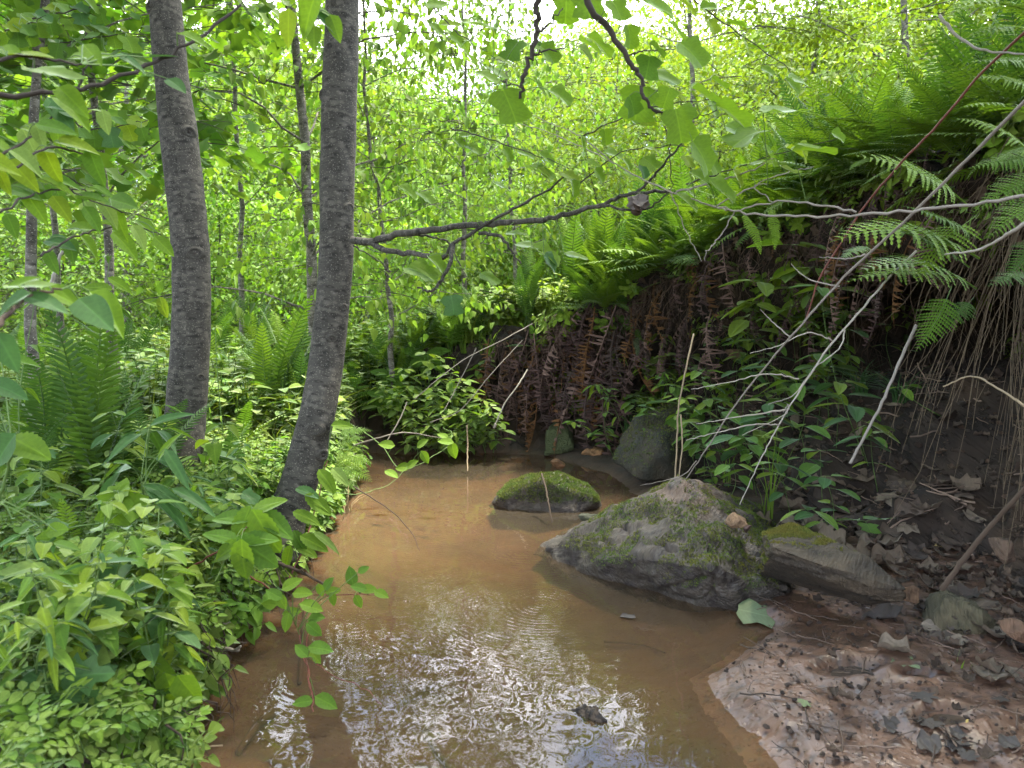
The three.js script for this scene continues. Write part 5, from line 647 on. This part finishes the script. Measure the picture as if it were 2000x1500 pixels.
// ---------------------------------------------------------------- left bank: roses, creeper, vines
R0 = rng(701);
function compound(n, gk, L, seed) { const r = rng(seed), parts = [tube([V(0, 0, 0), V(0, 0.02, 0.5), V(0, -0.02, 1 - L * 0.6)], [0.009, 0.005], 3)]; const put = (p, d, s) => { const g = GEO[gk][Math.floor(r() * 2)].clone(); g.applyMatrix4(poseM(p, d, V((r() - 0.5) * 0.5, 1, (r() - 0.5) * 0.3), s)); parts.push(g); }; for (let i = 0; i < n; i++) { const z = 0.22 + (0.78 - L * 0.6) * i / (n - 0.6); for (const s of [-1, 1]) put(V(s * 0.02, 0.01, z), V(s, 0.1 - 0.25 * r(), 0.45), L * (0.8 + 0.3 * r())); } put(V(0, -0.02, 1 - L * 0.62), V(0, -0.15, 1), L * 1.05); return mergeGeometries(parts); }
const roseLeaf = [compound(3, 'oval', 0.33, 1), compound(3, 'oval', 0.36, 2), compound(2, 'oval', 0.38, 3)];
const roseMats = [leafMat(0.147, 0.286, 0.0155, { map: 1 }), leafMat(0.194, 0.334, 0.0232, { map: 1 }), leafMat(0.093, 0.209, 0.0155, { map: 1 }), leafMat(0.217, 0.334, 0.0465, { map: 1 })];
function rose(label, x0, y0, w, h, canes, per) { // canes rise from the ground and arch over the given picture area
  const b0 = hit(x0, y0 + h * 0.7), t = thing('rose_bush', label, 'shrub', b0);
  for (let i = 0; i < canes; i++) {
    const px = x0 + rnd(-w, w), py = y0 + rnd(-h, h), g = hit(px, py), d = Math.max(1.3, -g.z / Math.cos(PITCH) * rnd(0.86, 0.97)), e = P(px, py, d).sub(b0), st = V(rnd(-0.08, 0.08), -0.05, rnd(-0.08, 0.08)), mid = st.clone().lerp(e, 0.5).add(V(0, rnd(0.05, 0.16), 0)), c = spline([st, mid, e], 10);
    mesh('cane', tube(c, [0.004, 0.0015], 5), stemGreen, t);
    for (let k = 0; k < per; k++) { const p = c[Math.min(10, 3 + Math.round(7 * (k + rnd(1)) / per))], a = rnd(6.28); pose(mesh('leaf', pick(roseLeaf), pick(roseMats), t), p, V(Math.cos(a), rnd(-0.5, 0.7), Math.sin(a)), V(rnd(-0.8, 0.8), 1, rnd(-0.4, 0.8)), rnd(0.06, 0.105)); }
  }
}
for (const a of [['rose bush with light oval leaflets against the left trunk foot', 425, 960, 90, 50, 9, 6], ['rose bush between the two trunks above the creeper', 480, 930, 100, 70, 8, 6], ['rose bush left of the large creeper leaves', 330, 1010, 110, 70, 9, 6], ['rose bush in the middle of the left bank', 240, 1090, 120, 70, 10, 6], ['rose bush at the left edge halfway down', 70, 1060, 110, 80, 9, 6], ['rose bush low on the left bank above the roots', 330, 1110, 110, 50, 8, 6], ['rose bush overhanging the bank face at lower left', 200, 1240, 70, 60, 8, 6], ['rose bush in the bottom left corner', 60, 1220, 90, 60, 8, 6], ['rose bush below the smilax leaves by the water', 220, 1400, 90, 60, 9, 6], ['rose bush reaching the water at the bottom left', 290, 1470, 60, 40, 7, 6], ['rose bush under the teal lobed leaves', 70, 1450, 100, 50, 8, 6], ['rose bush at the foot of the curved trunk', 590, 990, 50, 60, 6, 5]]) rose(a[0], a[1], a[2], a[3] * 1.05, a[4] * 1.1, Math.round(a[5] * 1.5), a[6] + 1);
bough('creeper_vine', 'creeper with two large five part toothed leaves over the left bank', 'vine', [[[[350, 1120, 2.4], [420, 1080, 2.35], [462, 1058, 2.3], [495, 1004, 2.3]], 0.003, 0.002]], stemRed, [[472, 1032, 92, -105, 10, 2.3, 'fresh', 'serrate'], [520, 1042, 112, -62, 15, 2.3, 'fresh', 'serrate'], [538, 1022, 95, -28, 40, 2.32, 'mid', 'serrate'], [448, 1010, 85, 172, 50, 2.32, 'mid', 'serrate'], [520, 985, 85, 30, 55, 2.33, 'fresh', 'serrate'], [473, 1098, 98, -92, 10, 2.22, 'fresh', 'serrate'], [440, 1076, 75, -150, 25, 2.24, 'fresh', 'serrate'], [505, 1080, 105, -40, 25, 2.24, 'mid', 'serrate'], [500, 1050, 90, 10, 55, 2.26, 'mid', 'serrate'], [430, 1045, 75, 160, 55, 2.26, 'mid', 'serrate']], { depth: 2.3 });
bough('creeper_vine', 'creeper leaves on the water side of the curved trunk', 'vine', [[[[570, 1120, 3.0], [600, 1050, 3.1], [620, 980, 3.2], [640, 900, 3.3]], 0.004, 0.002]], stemRed, [[600, 1010, 60, -20, 50, 3.05, 'fresh', 'serrate'], [625, 985, 70, -35, 40, 3.1, 'fresh', 'serrate'], [600, 960, 55, -10, 60, 3.1, 'cool', 'serrate'], [640, 940, 60, -50, 45, 3.2, 'fresh', 'serrate'], [585, 1060, 55, -60, 30, 3.0, 'mid', 'serrate'], [600, 1075, 50, -20, 50, 3.0, 'fresh', 'serrate'], [615, 1060, 65, -25, 40, 2.95, 'fresh', 'serrate'], [560, 1090, 55, -110, 30, 2.95, 'fresh', 'serrate'], [640, 1055, 70, -25, 60, 2.9, 'pale', 'lance'], [670, 830, 45, 0, 30, 3.3, 'fresh', 'serrate'], [665, 930, 50, -40, 40, 3.2, 'pale', 'serrate']], { depth: 3.05 });
bough('honeysuckle_vine', 'honeysuckle vine with red stems trailing paired leaves over the water', 'vine', [[[[480, 1120, 2.6], [540, 1160, 2.45], [575, 1210, 2.3], [592, 1270, 2.2], [605, 1330, 2.1], [612, 1390, 2.05]], 0.0025, 0.0015], [[[565, 1125, 2.6], [590, 1170, 2.5], [600, 1230, 2.35], [598, 1290, 2.25], [608, 1360, 2.1]], 0.002, 0.0012], [[[575, 1150, 2.6], [630, 1165, 2.55], [690, 1160, 2.5], [745, 1165, 2.5]], 0.002, 0.001], [[[596, 1280, 2.2], [640, 1310, 2.1], [720, 1350, 2.0], [745, 1375, 2.0]], 0.0015, 0.0008]], stemRed,
  [[535, 1160, 34, 150, 30], [590, 1157, 38, 10, 45], [550, 1176, 32, -60, 30], [609, 1185, 44, -15, 50], [570, 1195, 34, 15, 40], [560, 1216, 34, -100, 20], [616, 1206, 36, 20, 40], [614, 1230, 36, -40, 20], [525, 1180, 28, 170, 20], [588, 1270, 34, 140, 30], [626, 1265, 46, 0, 50], [616, 1283, 30, -40, 40], [591, 1370, 36, 175, 45], [637, 1370, 46, -15, 45], [626, 1153, 24, -70, 30], [651, 1154, 28, 10, 40], [650, 1171, 24, -80, 30], [686, 1125, 36, 100, 20], [700, 1147, 30, 160, 40], [720, 1150, 34, 5, 50], [700, 1175, 26, -60, 30], [745, 1160, 30, -15, 50], [710, 1112, 22, 30, 20], [640, 1140, 30, 60, 40], [570, 1140, 40, 30, 40]].map(([x, y, s, a, t]) => [x, y, s * 1.15, a, t, null, R0() < 0.5 ? 'fresh' : 'mid', 'oval']), { depth: 2.4, main: 'stem' });
bough('honeysuckle_vine', 'thin vine looping with round leaves at the far water edge', 'vine', [[[[700, 835, 4.9], [745, 870, 4.8], [775, 910, 4.7], [800, 915, 4.65], [840, 895, 4.7], [875, 870, 4.8], [882, 845, 4.9], [865, 835, 5.0]], 0.003, 0.0015], [[[640, 960, 4.0], [700, 965, 4.1], [760, 945, 4.4], [800, 910, 4.6]], 0.003, 0.0015]], stemGreen, [[785, 912, 34, 180, 30], [805, 905, 28, 40, 40], [765, 925, 34, -20, 60], [830, 893, 30, -60, 20], [755, 868, 34, 170, 30], [885, 880, 36, -75, 20], [870, 862, 34, 170, 50], [865, 850, 26, 150, 50], [825, 865, 30, 40, 40]].map(([x, y, s, a, t]) => [x, y, s, a, t, null, 'fresh', 'oval']), { depth: 4.7, main: 'stem' });
bough('lobed_plant', 'plant with large blue green lobed leaves at the bottom left', 'plant', [[[[60, 1470, 1.6], [80, 1400, 1.6], [98, 1345, 1.6]], 0.004, 0.003], [[[20, 1520, 1.5], [15, 1470, 1.5], [5, 1440, 1.5]], 0.003, 0.002]], stemGreen, [[148, 1318, 120, 14, 30], [150, 1355, 90, -2, 50], [162, 1385, 120, -45, 20], [60, 1350, 85, 175, 40], [70, 1320, 70, 140, 40], [110, 1375, 80, -80, 30], [15, 1440, 100, 20, 35], [20, 1480, 110, -60, 30], [35, 1470, 80, -20, 50]].map(([x, y, s, a, t]) => [x, y, s * 1.1, a, t, 1.6, 'cool', 'lobed']), { depth: 1.6, main: 'stem' });
bough('smilax_vine', 'vine with three smooth heart shaped leaves beside the water at lower left', 'vine', [[[[220, 1390, 1.95], [250, 1375, 1.9], [285, 1352, 1.9], [315, 1335, 1.9]], 0.003, 0.002]], stemGreen, [[318, 1318, 82, -38, 5, 1.9, 'fresh', 'heart'], [335, 1352, 85, -75, 5, 1.88, 'fresh', 'heart'], [370, 1352, 85, -60, 10, 1.87, 'fresh', 'heart'], [270, 1330, 40, -110, 20, 1.92, 'deep', 'heart'], [285, 1320, 40, -60, 20, 1.92, 'deep', 'heart']], { depth: 1.9, main: 'stem' });
bough('broad_leaf_plant', 'plant with angular three lobed leaves left of the trunk foot', 'plant', [[[[270, 1090, 2.4], [255, 1040, 2.35], [240, 985, 2.3]], 0.004, 0.003]], stemGreen, [[222, 1000, 95, -100, 10], [255, 985, 95, -20, 30], [232, 960, 80, 40, 40], [205, 985, 70, -150, 40], [95, 1045, 40, -150, 20], [110, 1030, 38, 30, 20]].map(([x, y, s, a, t]) => [x, y, s, a, t, 2.3, 'fresh', 'tulip']), { depth: 2.3, main: 'stem' });
bough('broad_leaf_plant', 'plant with round toothed leaves at the left edge', 'plant', [[[[-20, 1010, 1.9], [10, 940, 1.85], [25, 880, 1.8]], 0.004, 0.003]], stemGreen, [[55, 870, 115, -15, 35, 1.8, 'fresh', 'serrate'], [5, 880, 90, -130, 20, 1.75, 'cool', 'oval'], [95, 1050, 60, 180, 20, 1.9, 'fresh', 'oval'], [110, 1035, 55, 10, 20, 1.9, 'fresh', 'oval'], [15, 760, 90, -20, 50, 1.8, 'cool', 'ovate'], [40, 700, 70, 10, 60, 1.9, 'mid', 'ovate']], { depth: 1.85, main: 'stem' });
R0 = rng(721);
for (const a of [['rose bush filling the gap at the left edge above the lobed leaves', 45, 1310, 60, 50, 11, 6], ['rose bush draped over the bank edge above the roots', 440, 1120, 70, 30, 12, 6], ['rose bush drooping to the water below the creeper', 380, 1220, 50, 40, 10, 5], ['rose bush hanging over the bank at lower left', 310, 1290, 50, 50, 11, 6], ['rose bush spilling to the waterline at bottom left', 330, 1430, 40, 50, 10, 6], ['rose bush over the water edge by the curved trunk', 560, 1075, 40, 25, 9, 5]]) rose(...a);
R0 = rng(731);
for (let i = 0; i < 56; i++) { const x = rnd(0, 490), y = rnd(930, 1420), b = hit(x, y); if (b.x > leftEdge(b.z)) continue; const d = -b.z / Math.cos(PITCH), L = rnd(0.065, 0.125); herb('leafy_weed', 'leafy weed', b, P(x + rnd(-40, 40), y - rnd(90, 220) * 2.6 / d, d * rnd(0.9, 0.98)), [[1, 4, L * 0.7], [0.8, 3, L], [0.55, 3, L], [0.35, 2, L]], { gk: pick(['ovate', 'serrate', 'heart', 'lance', 'tulip', 'lobed']), mats: ['mid', 'fresh', 'cool', 'lime', 'pale'], r: 0.003, group: 'leafy weeds on the left bank' }); }
for (const [x, y, tx, ty, L, n, label] of [[292, 1050, 300, 790, 0.15, 5, 'tall weed with long narrow leaves before the left trunk'], [380, 1060, 372, 960, 0.16, 4, 'weed with arching strap leaves at the left trunk foot'], [190, 960, 215, 500, 0.11, 6, 'tall pale stemmed weed standing among the left ferns'], [60, 1000, 68, 590, 0.12, 5, 'tall dark stemmed weed at far left'], [120, 1150, 150, 1060, 0.16, 4, 'weed with pale green leaves low at left'], [440, 880, 420, 640, 0.06, 6, 'slender weed between the trunks'], [100, 1200, 60, 1100, 0.13, 4, 'broad weed at the left edge'], [300, 1230, 290, 1150, 0.1, 4, 'dark weed hanging at the bank face'], [330, 1200, 350, 1160, 0.1, 4, 'dark weed above the forked brown stick']]) { const b = hit(x, y), d = -b.z / Math.cos(PITCH); herb('tall_weed', label, b, P(tx, ty, d * 0.98), [[1, 4, L * 0.7], [0.8, n, L], [0.55, 3, L], [0.3, 3, L]], { gk: label.includes('broad') || label.includes('pale green') ? 'ovate' : 'lance', mats: ['cool', 'fresh', 'mid'], r: 0.004 }); }
bough('strap_grass', 'long arching strap leaf across the ferns at left', 'grass', [[[[290, 1060, 2.5], [285, 980, 2.45], [275, 940, 2.4]], 0.003, 0.002]], stemGreen, [[190, 925, 165, 190, 60, 2.4, 'cool', 'lance'], [330, 958, 110, -10, 55, 2.4, 'cool', 'lance'], [345, 910, 100, -45, 50, 2.4, 'cool', 'lance'], [345, 985, 130, -25, 60, 2.4, 'cool', 'lance'], [380, 970, 110, -15, 60, 2.4, 'cool', 'lance'], [330, 810, 90, 30, 50, 2.5, 'cool', 'lance'], [320, 870, 80, 60, 40, 2.5, 'fresh', 'lance']], { depth: 2.4, main: 'stem' });
bough('sapling_leaves', 'young leaf pair on a thin stem between the trunks', 'sapling', [[[[330, 660, 3.9], [300, 640, 3.8], [262, 600, 3.8]], 0.003, 0.001]], stemGreen, [[318, 600, 45, -70, 10, 3.8, 'lime', 'serrate'], [300, 590, 40, 160, 30, 3.8, 'fresh', 'serrate'], [190, 560, 55, 170, 30, 3.2, 'fresh', 'serrate'], [235, 555, 50, -30, 40, 3.2, 'fresh', 'serrate']], { depth: 3.8, main: 'stem' });
// low cover of the banks and the clearing: countless
R0 = rng(801);
const herbTuft = (() => { const parts = []; for (let i = 0; i < 3; i++) { const a = i * 2.1, top = V(Math.cos(a) * 0.2, 0.7 + 0.15 * i, Math.sin(a) * 0.2); parts.push(tube([V(), top], [0.012, 0.006], 3)); for (let k = 0; k < 6; k++) { const b = k * 2.4 + i, f = 0.4 + k * 0.1, g = GEO.crown.clone(); g.applyMatrix4(poseM(top.clone().multiplyScalar(f), V(Math.cos(b), 0.1, Math.sin(b)), V(0.2 * Math.sin(k), 1, 0.2 * Math.cos(k)), 0.26)); parts.push(g); } } return mergeGeometries(parts); })();
{
  const grass = [], gc = [], herbs = [], hc = [], tone = (m, y) => col(m * (1 + y), m, m);
  const gA = bladeGeo(12, 1, 0.03, 0.8, 5, { base: 0.3 });
  for (let i = 0; i < 15000; i++) { const d = 2.2 + 15 * Math.pow(R0(), 1.3), px = rnd(-250, 1000), q = P(px, 600, d), x = q.x, z = q.z, far = d > 4.5; if (x > leftEdge(z) - 0.12 && z > BACK - 0.5) continue; const y = floorY(x, z), s = far ? rnd(0.2, 0.45) : rnd(0.08, 0.22); if (R0() < 0.55) { grass.push(poseM(V(x, y - 0.01, z), V(rnd(-1, 1), 0, rnd(-1, 1)), V(0, 1, 0), s)); gc.push(tone(rnd(0.6, 1.25), rnd(-0.15, 0.3))); } else { herbs.push(poseM(V(x, y - 0.02, z), V(rnd(-1, 1), 0, rnd(-1, 1)), V(rnd(-0.2, 0.2), 1, rnd(-0.2, 0.2)), (far ? rnd(0.2, 0.5) : rnd(0.1, 0.22)))); hc.push(tone(rnd(0.55, 1.3), rnd(-0.2, 0.3))); } }
  for (let i = 0; i < 1100; i++) { const z = rnd(-5.6, -1.5), x = leftEdge(z) - rnd(0.0, 0.2); if (z > -3.1 && z < -2.0 && R0() < 0.72) continue; const y = Math.max(groundH(x, z), 0.05); herbs.push(poseM(V(x, y - 0.02, z), V(rnd(-1, 1), 0, rnd(-1, 1)), V(rnd(0.2, 1.4), 1, rnd(-0.3, 0.6)), rnd(0.1, 0.26))); hc.push(tone(rnd(0.55, 1.3), rnd(-0.2, 0.2))); }
  for (let i = 0; i < 700; i++) { const s = rnd(0.22, 0.74), p = bankAt(s, rnd(0.3, 0.61)), T = bankLine.getTangent(s), N = V(-T.z, 0, T.x).normalize(); if (n3(p.x * 1.6, p.y * 1.6, p.z * 1.6) < -0.05) continue; herbs.push(poseM(p, V(rnd(-1, 1), 0, rnd(-1, 1)), N.clone().add(V(rnd(-0.6, 0.6), rnd(0.1, 1), rnd(-0.6, 0.6))), rnd(0.1, 0.3))); hc.push(tone(rnd(0.8, 1.4), rnd(0, 0.3))); }
  for (let i = 0; i < 5200; i++) { const s = rnd(0.08, 0.72), p = bankAt(s, lerp(0.63, 0.92, R0())), k = rnd(0.12, 0.42); if (R0() < 0.4) { grass.push(poseM(p, V(rnd(-1, 1), 0, rnd(-1, 1)), V(0, 1, 0), k * 0.8)); gc.push(tone(rnd(0.8, 1.3), rnd(0, 0.3))); } else { herbs.push(poseM(p, V(rnd(-1, 1), 0, rnd(-1, 1)), V(rnd(-0.7, 0.7), 1, rnd(-0.7, 0.7)), k * 1.1)); hc.push(tone(rnd(0.8, 1.4), rnd(0, 0.35))); } }
  tag(copies('meadow_grass', gA, grassMat, grass, null, gc), 'fresh green grass covering the clearing and the bank tops', 'grass');
  tag(copies('undergrowth', herbTuft, crownMat, herbs, null, hc), 'low leafy undergrowth filling the clearing and the bank tops', 'undergrowth');
  const lit = [], lc = []; for (let i = 0; i < 2600; i++) { let p; if (R0() < 0.6) p = bankAt(rnd(0.4, 0.76), rnd(0.02, 0.26)); else { const z = rnd(-3.8, -1.3), x = rightEdge(z) + 0.1 + rnd(1.6); p = V(x, groundH(x, z) + 0.01, z); if (x - rightEdge(z) < 0.75 + 0.3 * n2(x * 3, z * 3) && R0() < 0.93) continue; p.y += 0.016; } if (p.y < 0.03) continue; lit.push(poseM(p.add(V(0, 0.008, 0)), V(rnd(-1, 1), rnd(-0.3, 0.3), rnd(-1, 1)), V(rnd(-0.5, 0.5), 1, rnd(-0.5, 0.5)), rnd(0.015, 0.06))); const m = rnd(0.35, 1.5); lc.push(col(m, m * 0.95, m * 0.9)); }
  for (let i = 0; i < 1500; i++) { const s = rnd(0.22, 0.75), p = bankAt(s, rnd(0.26, 0.6)), T = bankLine.getTangent(s), N = V(-T.z, 0, T.x).normalize(); lit.push(poseM(p.addScaledVector(N, 0.015), V(rnd(-1, 1), -1, rnd(-1, 1)), N.clone().add(V(rnd(-0.6, 0.6), rnd(-0.4, 0.8), rnd(-0.6, 0.6))), rnd(0.03, 0.085))); const m = rnd(0.3, 1.7); lc.push(col(m, m * 0.92, m * 0.85)); }
  for (let i = 0; i < 1500; i++) { const z = rnd(-4.5, -1.4), x = leftEdge(z) - 0.15 - rnd(1.6); lit.push(poseM(V(x, groundH(x, z) + 0.01, z), V(rnd(-1, 1), rnd(-0.3, 0.3), rnd(-1, 1)), V(rnd(-0.5, 0.5), 1, rnd(-0.5, 0.5)), rnd(0.02, 0.08))); const m = rnd(0.35, 1.3); lc.push(col(m, m * 0.95, m * 0.9)); }
  tag(copies('leaf_litter', GEO.dead[2], deadMats[0], lit, null, lc), 'crumbled brown leaf litter over the soil slope and banks', 'leaf litter');
  const tw = [], tc = [], tg = tube(wob(spline([V(0, 0, -0.5), V(0.05, 0.02, 0), V(0, 0, 0.5)], 5), 0.05, 3), [0.02, 0.01], 4); for (let i = 0; i < 600; i++) { const z = rnd(-3.8, -1.3), x = rightEdge(z) + 0.02 + rnd(1.7); tw.push(poseM(V(x, Math.max(groundH(x, z), 0) + 0.024, z), V(rnd(-1, 1), rnd(-0.1, 0.1), rnd(-1, 1)), V(0, 1, 0), rnd(0.03, 0.16))); const m = rnd(0.3, 1.6); tc.push(col(m, m, m)); } for (let i = 0; i < 300; i++) { const p = bankAt(rnd(0.4, 0.75), rnd(0.03, 0.26)); tw.push(poseM(p.add(V(0, 0.01, 0)), V(rnd(-1, 1), rnd(-0.3, 0.3), rnd(-1, 1)), V(0, 1, 0), rnd(0.06, 0.3))); const m = rnd(0.5, 2.2); tc.push(col(m, m, m)); }
  tag(copies('twig_litter', tg, std(col(0.118, 0.0814, 0.0592), 0.9), tw, null, tc), 'small broken twigs strewn over the mud and the slope', 'twigs');
}
// ---------------------------------------------------------------- fallen leaves one by one
R0 = rng(901);
const groundAny = (px, py) => { const p = hit(px, py); return p.add(V(0, 0.012, 0)); };
function fallen(label, px, py, size, o = {}) { const p = groundAny(px, py), d = -p.z / Math.cos(PITCH), a = o.a ?? rnd(6.28), m = mesh(o.name ?? 'dead_leaf', o.geo ?? pick(GEO.dead), o.mat ?? pick(deadMats)), dir = V(Math.cos(a), rnd(-0.1, 0.15), Math.sin(a)); pose(m, p.addScaledVector(dir, -pxSize(size, d) * 0.5).add(V(0, 0.015, 0)), dir, V(rnd(-0.35, 0.35), 1, rnd(-0.2, 0.6)), pxSize(size, d) * 1.05); tag(m, label, o.cat ?? 'dead leaf', o.group); return m; }
const greenFallen = std(col(0.163, 0.207, 0.0962), 0.7, { map: leafTex }), flat = leafGeo(mapleHalf, { fold: 0.06, droop: 0.02, wave: 0.06, seg: 7 });
fallen('pale green fallen leaf at the tip of the waterline by the mossy rock', 1482, 1212, 85, { name: 'fallen_leaf', cat: 'leaf', mat: greenFallen, geo: leafGeo(tulipHalf, { fold: 0.05, droop: 0.02, wave: 0.08, seg: 7 }), a: 0.4 });
fallen('small pale green fallen leaf on the mud at right', 1772, 1310, 55, { name: 'fallen_leaf', cat: 'leaf', mat: greenFallen, geo: flat, a: 1.2 });
fallen('tiny faded green leaf pressed in the mud', 1570, 1390, 28, { name: 'fallen_leaf', cat: 'leaf', mat: greenFallen, geo: flat, a: 2 });
fallen('small yellow leaf on the mud near the bottom right', 1895, 1432, 32, { name: 'fallen_leaf', cat: 'leaf', mat: std(col(0.407, 0.296, 0.0888), 0.7), geo: GEO.oval[0], a: 2.2 });
fallen('dark green leaf lying on the slab rock', 1622, 1097, 40, { name: 'fallen_leaf', cat: 'leaf', mat: LM.deep, geo: GEO.oval[0], a: 0.7 });
fallen('long pale curled leaf on the right mud', 1750, 1283, 70, { a: 0.5, geo: GEO.dead[2], mat: deadMats[3] });
fallen('large pale crumpled leaf at the right edge of the mud', 1950, 1258, 95, { a: 1.6, mat: deadMats[3], geo: GEO.dead[3] });
fallen('big pale leaf between the olive stone and the slope', 1840, 1240, 75, { a: 0.6, mat: deadMats[3], geo: GEO.dead[1] });
fallen('light brown leaf draped over the olive stone', 1925, 1190, 70, { a: 2.6, mat: deadMats[1], geo: GEO.dead[1] });
fallen('large curled tan leaf at the upper end of the slab', 1720, 1075, 85, { a: 0.3, mat: deadMats[3], geo: GEO.dead[3] });
fallen('brown curled leaf hanging off the slab end', 1740, 1110, 80, { a: 0.1, mat: deadMats[1], geo: GEO.dead[2] });
fallen('dark wet leaf in the mud under the slab', 1730, 1215, 75, { a: 1.2, mat: deadMats[2], geo: GEO.dead[0] });
fallen('round curled leaf standing in the soil at right', 1815, 1125, 55, { a: 1.4, mat: deadMats[1], geo: GEO.dead[2] });
fallen('yellowish leaf on the soil right of the slab', 1850, 1080, 50, { a: 0.2, mat: std(col(0.296, 0.222, 0.0888), 0.8), geo: GEO.ovate[0] });
fallen('maroon curled leaf tucked behind the mossy rock', 1465, 1050, 50, { a: 0.2, mat: deadMats[2], geo: GEO.dead[2] });
fallen('grey crumpled leaf on the mud near the bottom right', 1930, 1340, 80, { a: 2.1, mat: deadMats[3], geo: GEO.dead[3] });
for (let i = 0; i < 11; i++) fallen('dark wet decaying leaf flat on the mud', rnd(1740, 1995), rnd(1350, 1495), rnd(30, 55), { group: 'dark wet leaves on the mud', mat: std(col(0.045, 0.036, 0.03), 0.7), geo: pick([GEO.dead[0], flat]) });
for (let i = 0; i < 44; i++) { const px = rnd(1480, 1900), py = rnd(930, 1110) + (px - 1480) * 0.05; fallen('curled grey brown dead leaf on the shaded slope above the rocks', px, py, rnd(38, 72), { group: py < 1030 ? 'dead leaves higher on the slope above the rocks' : 'dead leaves on the slope just behind the slab' }); }
for (let i = 0; i < 24; i++) fallen('curled brown dead leaf on the soil at the right edge', rnd(1780, 1995), rnd(1110, 1330), rnd(35, 70), { group: 'dead leaves on the soil at the right' });
for (let i = 0; i < 16; i++) fallen('brown dead leaf lying in the dark foot of the cave', rnd(1520, 1850), rnd(780, 930), rnd(35, 60), { group: 'dead leaves at the cave foot' });
// sunken things
const bed = (px, py) => { const p = G(px, py, -0.05); p.y = groundH(p.x, p.z) + 0.012; return p; };
for (const [pts, r, label] of [[[[600, 1190], [592, 1260], [585, 1340]], 0.012, 'sunken brown stick under the honeysuckle'], [[[535, 1400], [500, 1445], [465, 1490]], 0.014, 'sunken stick near the bottom left of the water'], [[[830, 1400], [860, 1445], [905, 1500]], 0.012, 'sunken stick at the bottom of the water'], [[[1180, 1230], [1250, 1240], [1300, 1260]], 0.005, 'thin sunken twig near the mossy rock'], [[[730, 1480], [780, 1470], [840, 1478]], 0.008, 'dark sunken stick at the bottom edge']]) { const c = spline(pts.map(([x, y]) => bed(x, y)), 10), t = c[0].clone(); const m = mesh('sunken_stick', tube(c.map((p) => p.clone().sub(t)), [r, r * 0.7], 7), stemBrown); m.position.copy(t); tag(m, label, 'stick'); }
for (const [x, y, s, label] of [[860, 1415, 60, 'dark sunken leaf at the bottom of the pool'], [1240, 1205, 40, 'curled leaf at the waterline of the mossy rock']]) { const p = G(x, y, 0), m = mesh('soaked_leaf', GEO.dead[2], std(col(0.0444, 0.0333, 0.0259), 0.6)); pose(m, p.add(V(-0.06, x === 860 ? -0.03 : 0.004, 0)), V(1, 0.05, 0.4), V(0, 1, 0.3), pxSize(s, -p.z)); m.scale.y *= 0.3; m.scale.x *= 0.55; tag(m, label, 'leaf'); }

// ---------------------------------------------------------------- labels of alike things: which one, counted from the left of the picture
{
  const ones = ['', 'first', 'second', 'third', 'fourth', 'fifth', 'sixth', 'seventh', 'eighth', 'ninth', 'tenth', 'eleventh', 'twelfth', 'thirteenth', 'fourteenth', 'fifteenth', 'sixteenth', 'seventeenth', 'eighteenth', 'nineteenth'], tens = ['', '', 'twenty', 'thirty', 'forty', 'fifty'], th = ['', '', 'twentieth', 'thirtieth', 'fortieth', 'fiftieth'];
  const word = (n) => n < 20 ? ones[n] : n % 10 ? tens[Math.floor(n / 10)] + '-' + ones[n % 10] : th[n / 10], nth = (i) => i ? word(i + 1) + ' from left' : 'leftmost', groups = {};
  for (const o of scene.children) if (o.userData.group) (groups[o.userData.group] ??= []).push(o);
  for (const [name, list] of Object.entries(groups)) { if (list.length > 59) continue; const key = (o) => { const p = o.position.clone(); if (o.isMesh === undefined) p.y += 0.3; return project(p)[0]; }; list.sort((a, b) => key(a) - key(b)).forEach((o, i) => { o.userData.label = `${nth(i)} of the ${name}`; }); }
}

{ const c = G(1150, 1395, 0.0), r = rng(5), pts = []; for (let i = 0; i < 16; i++) { const a = r() * 6.28, u = r() * 2 - 1, k = Math.sqrt(1 - u * u); pts.push(V(Math.cos(a) * k * 0.085, u * 0.02, Math.sin(a) * k * 0.03).applyAxisAngle(V(0, 1, 0), -0.6).add(c)); } const [g, cc] = rockGeo(pts, { sub: 4, amp: 0.02, freq: 22, soft: 1, tint: (w) => n3(w.x * 40, w.y * 40, w.z * 40) > 0.1 ? [0.09, 0.065, 0.045] : [0.03, 0.022, 0.018] }); const m = mesh('sodden_wood', g, rockMat); m.position.copy(cc); tag(m, 'dark sodden chunk of wood breaking the water surface', 'wood'); }
renderer.render(scene, camera);
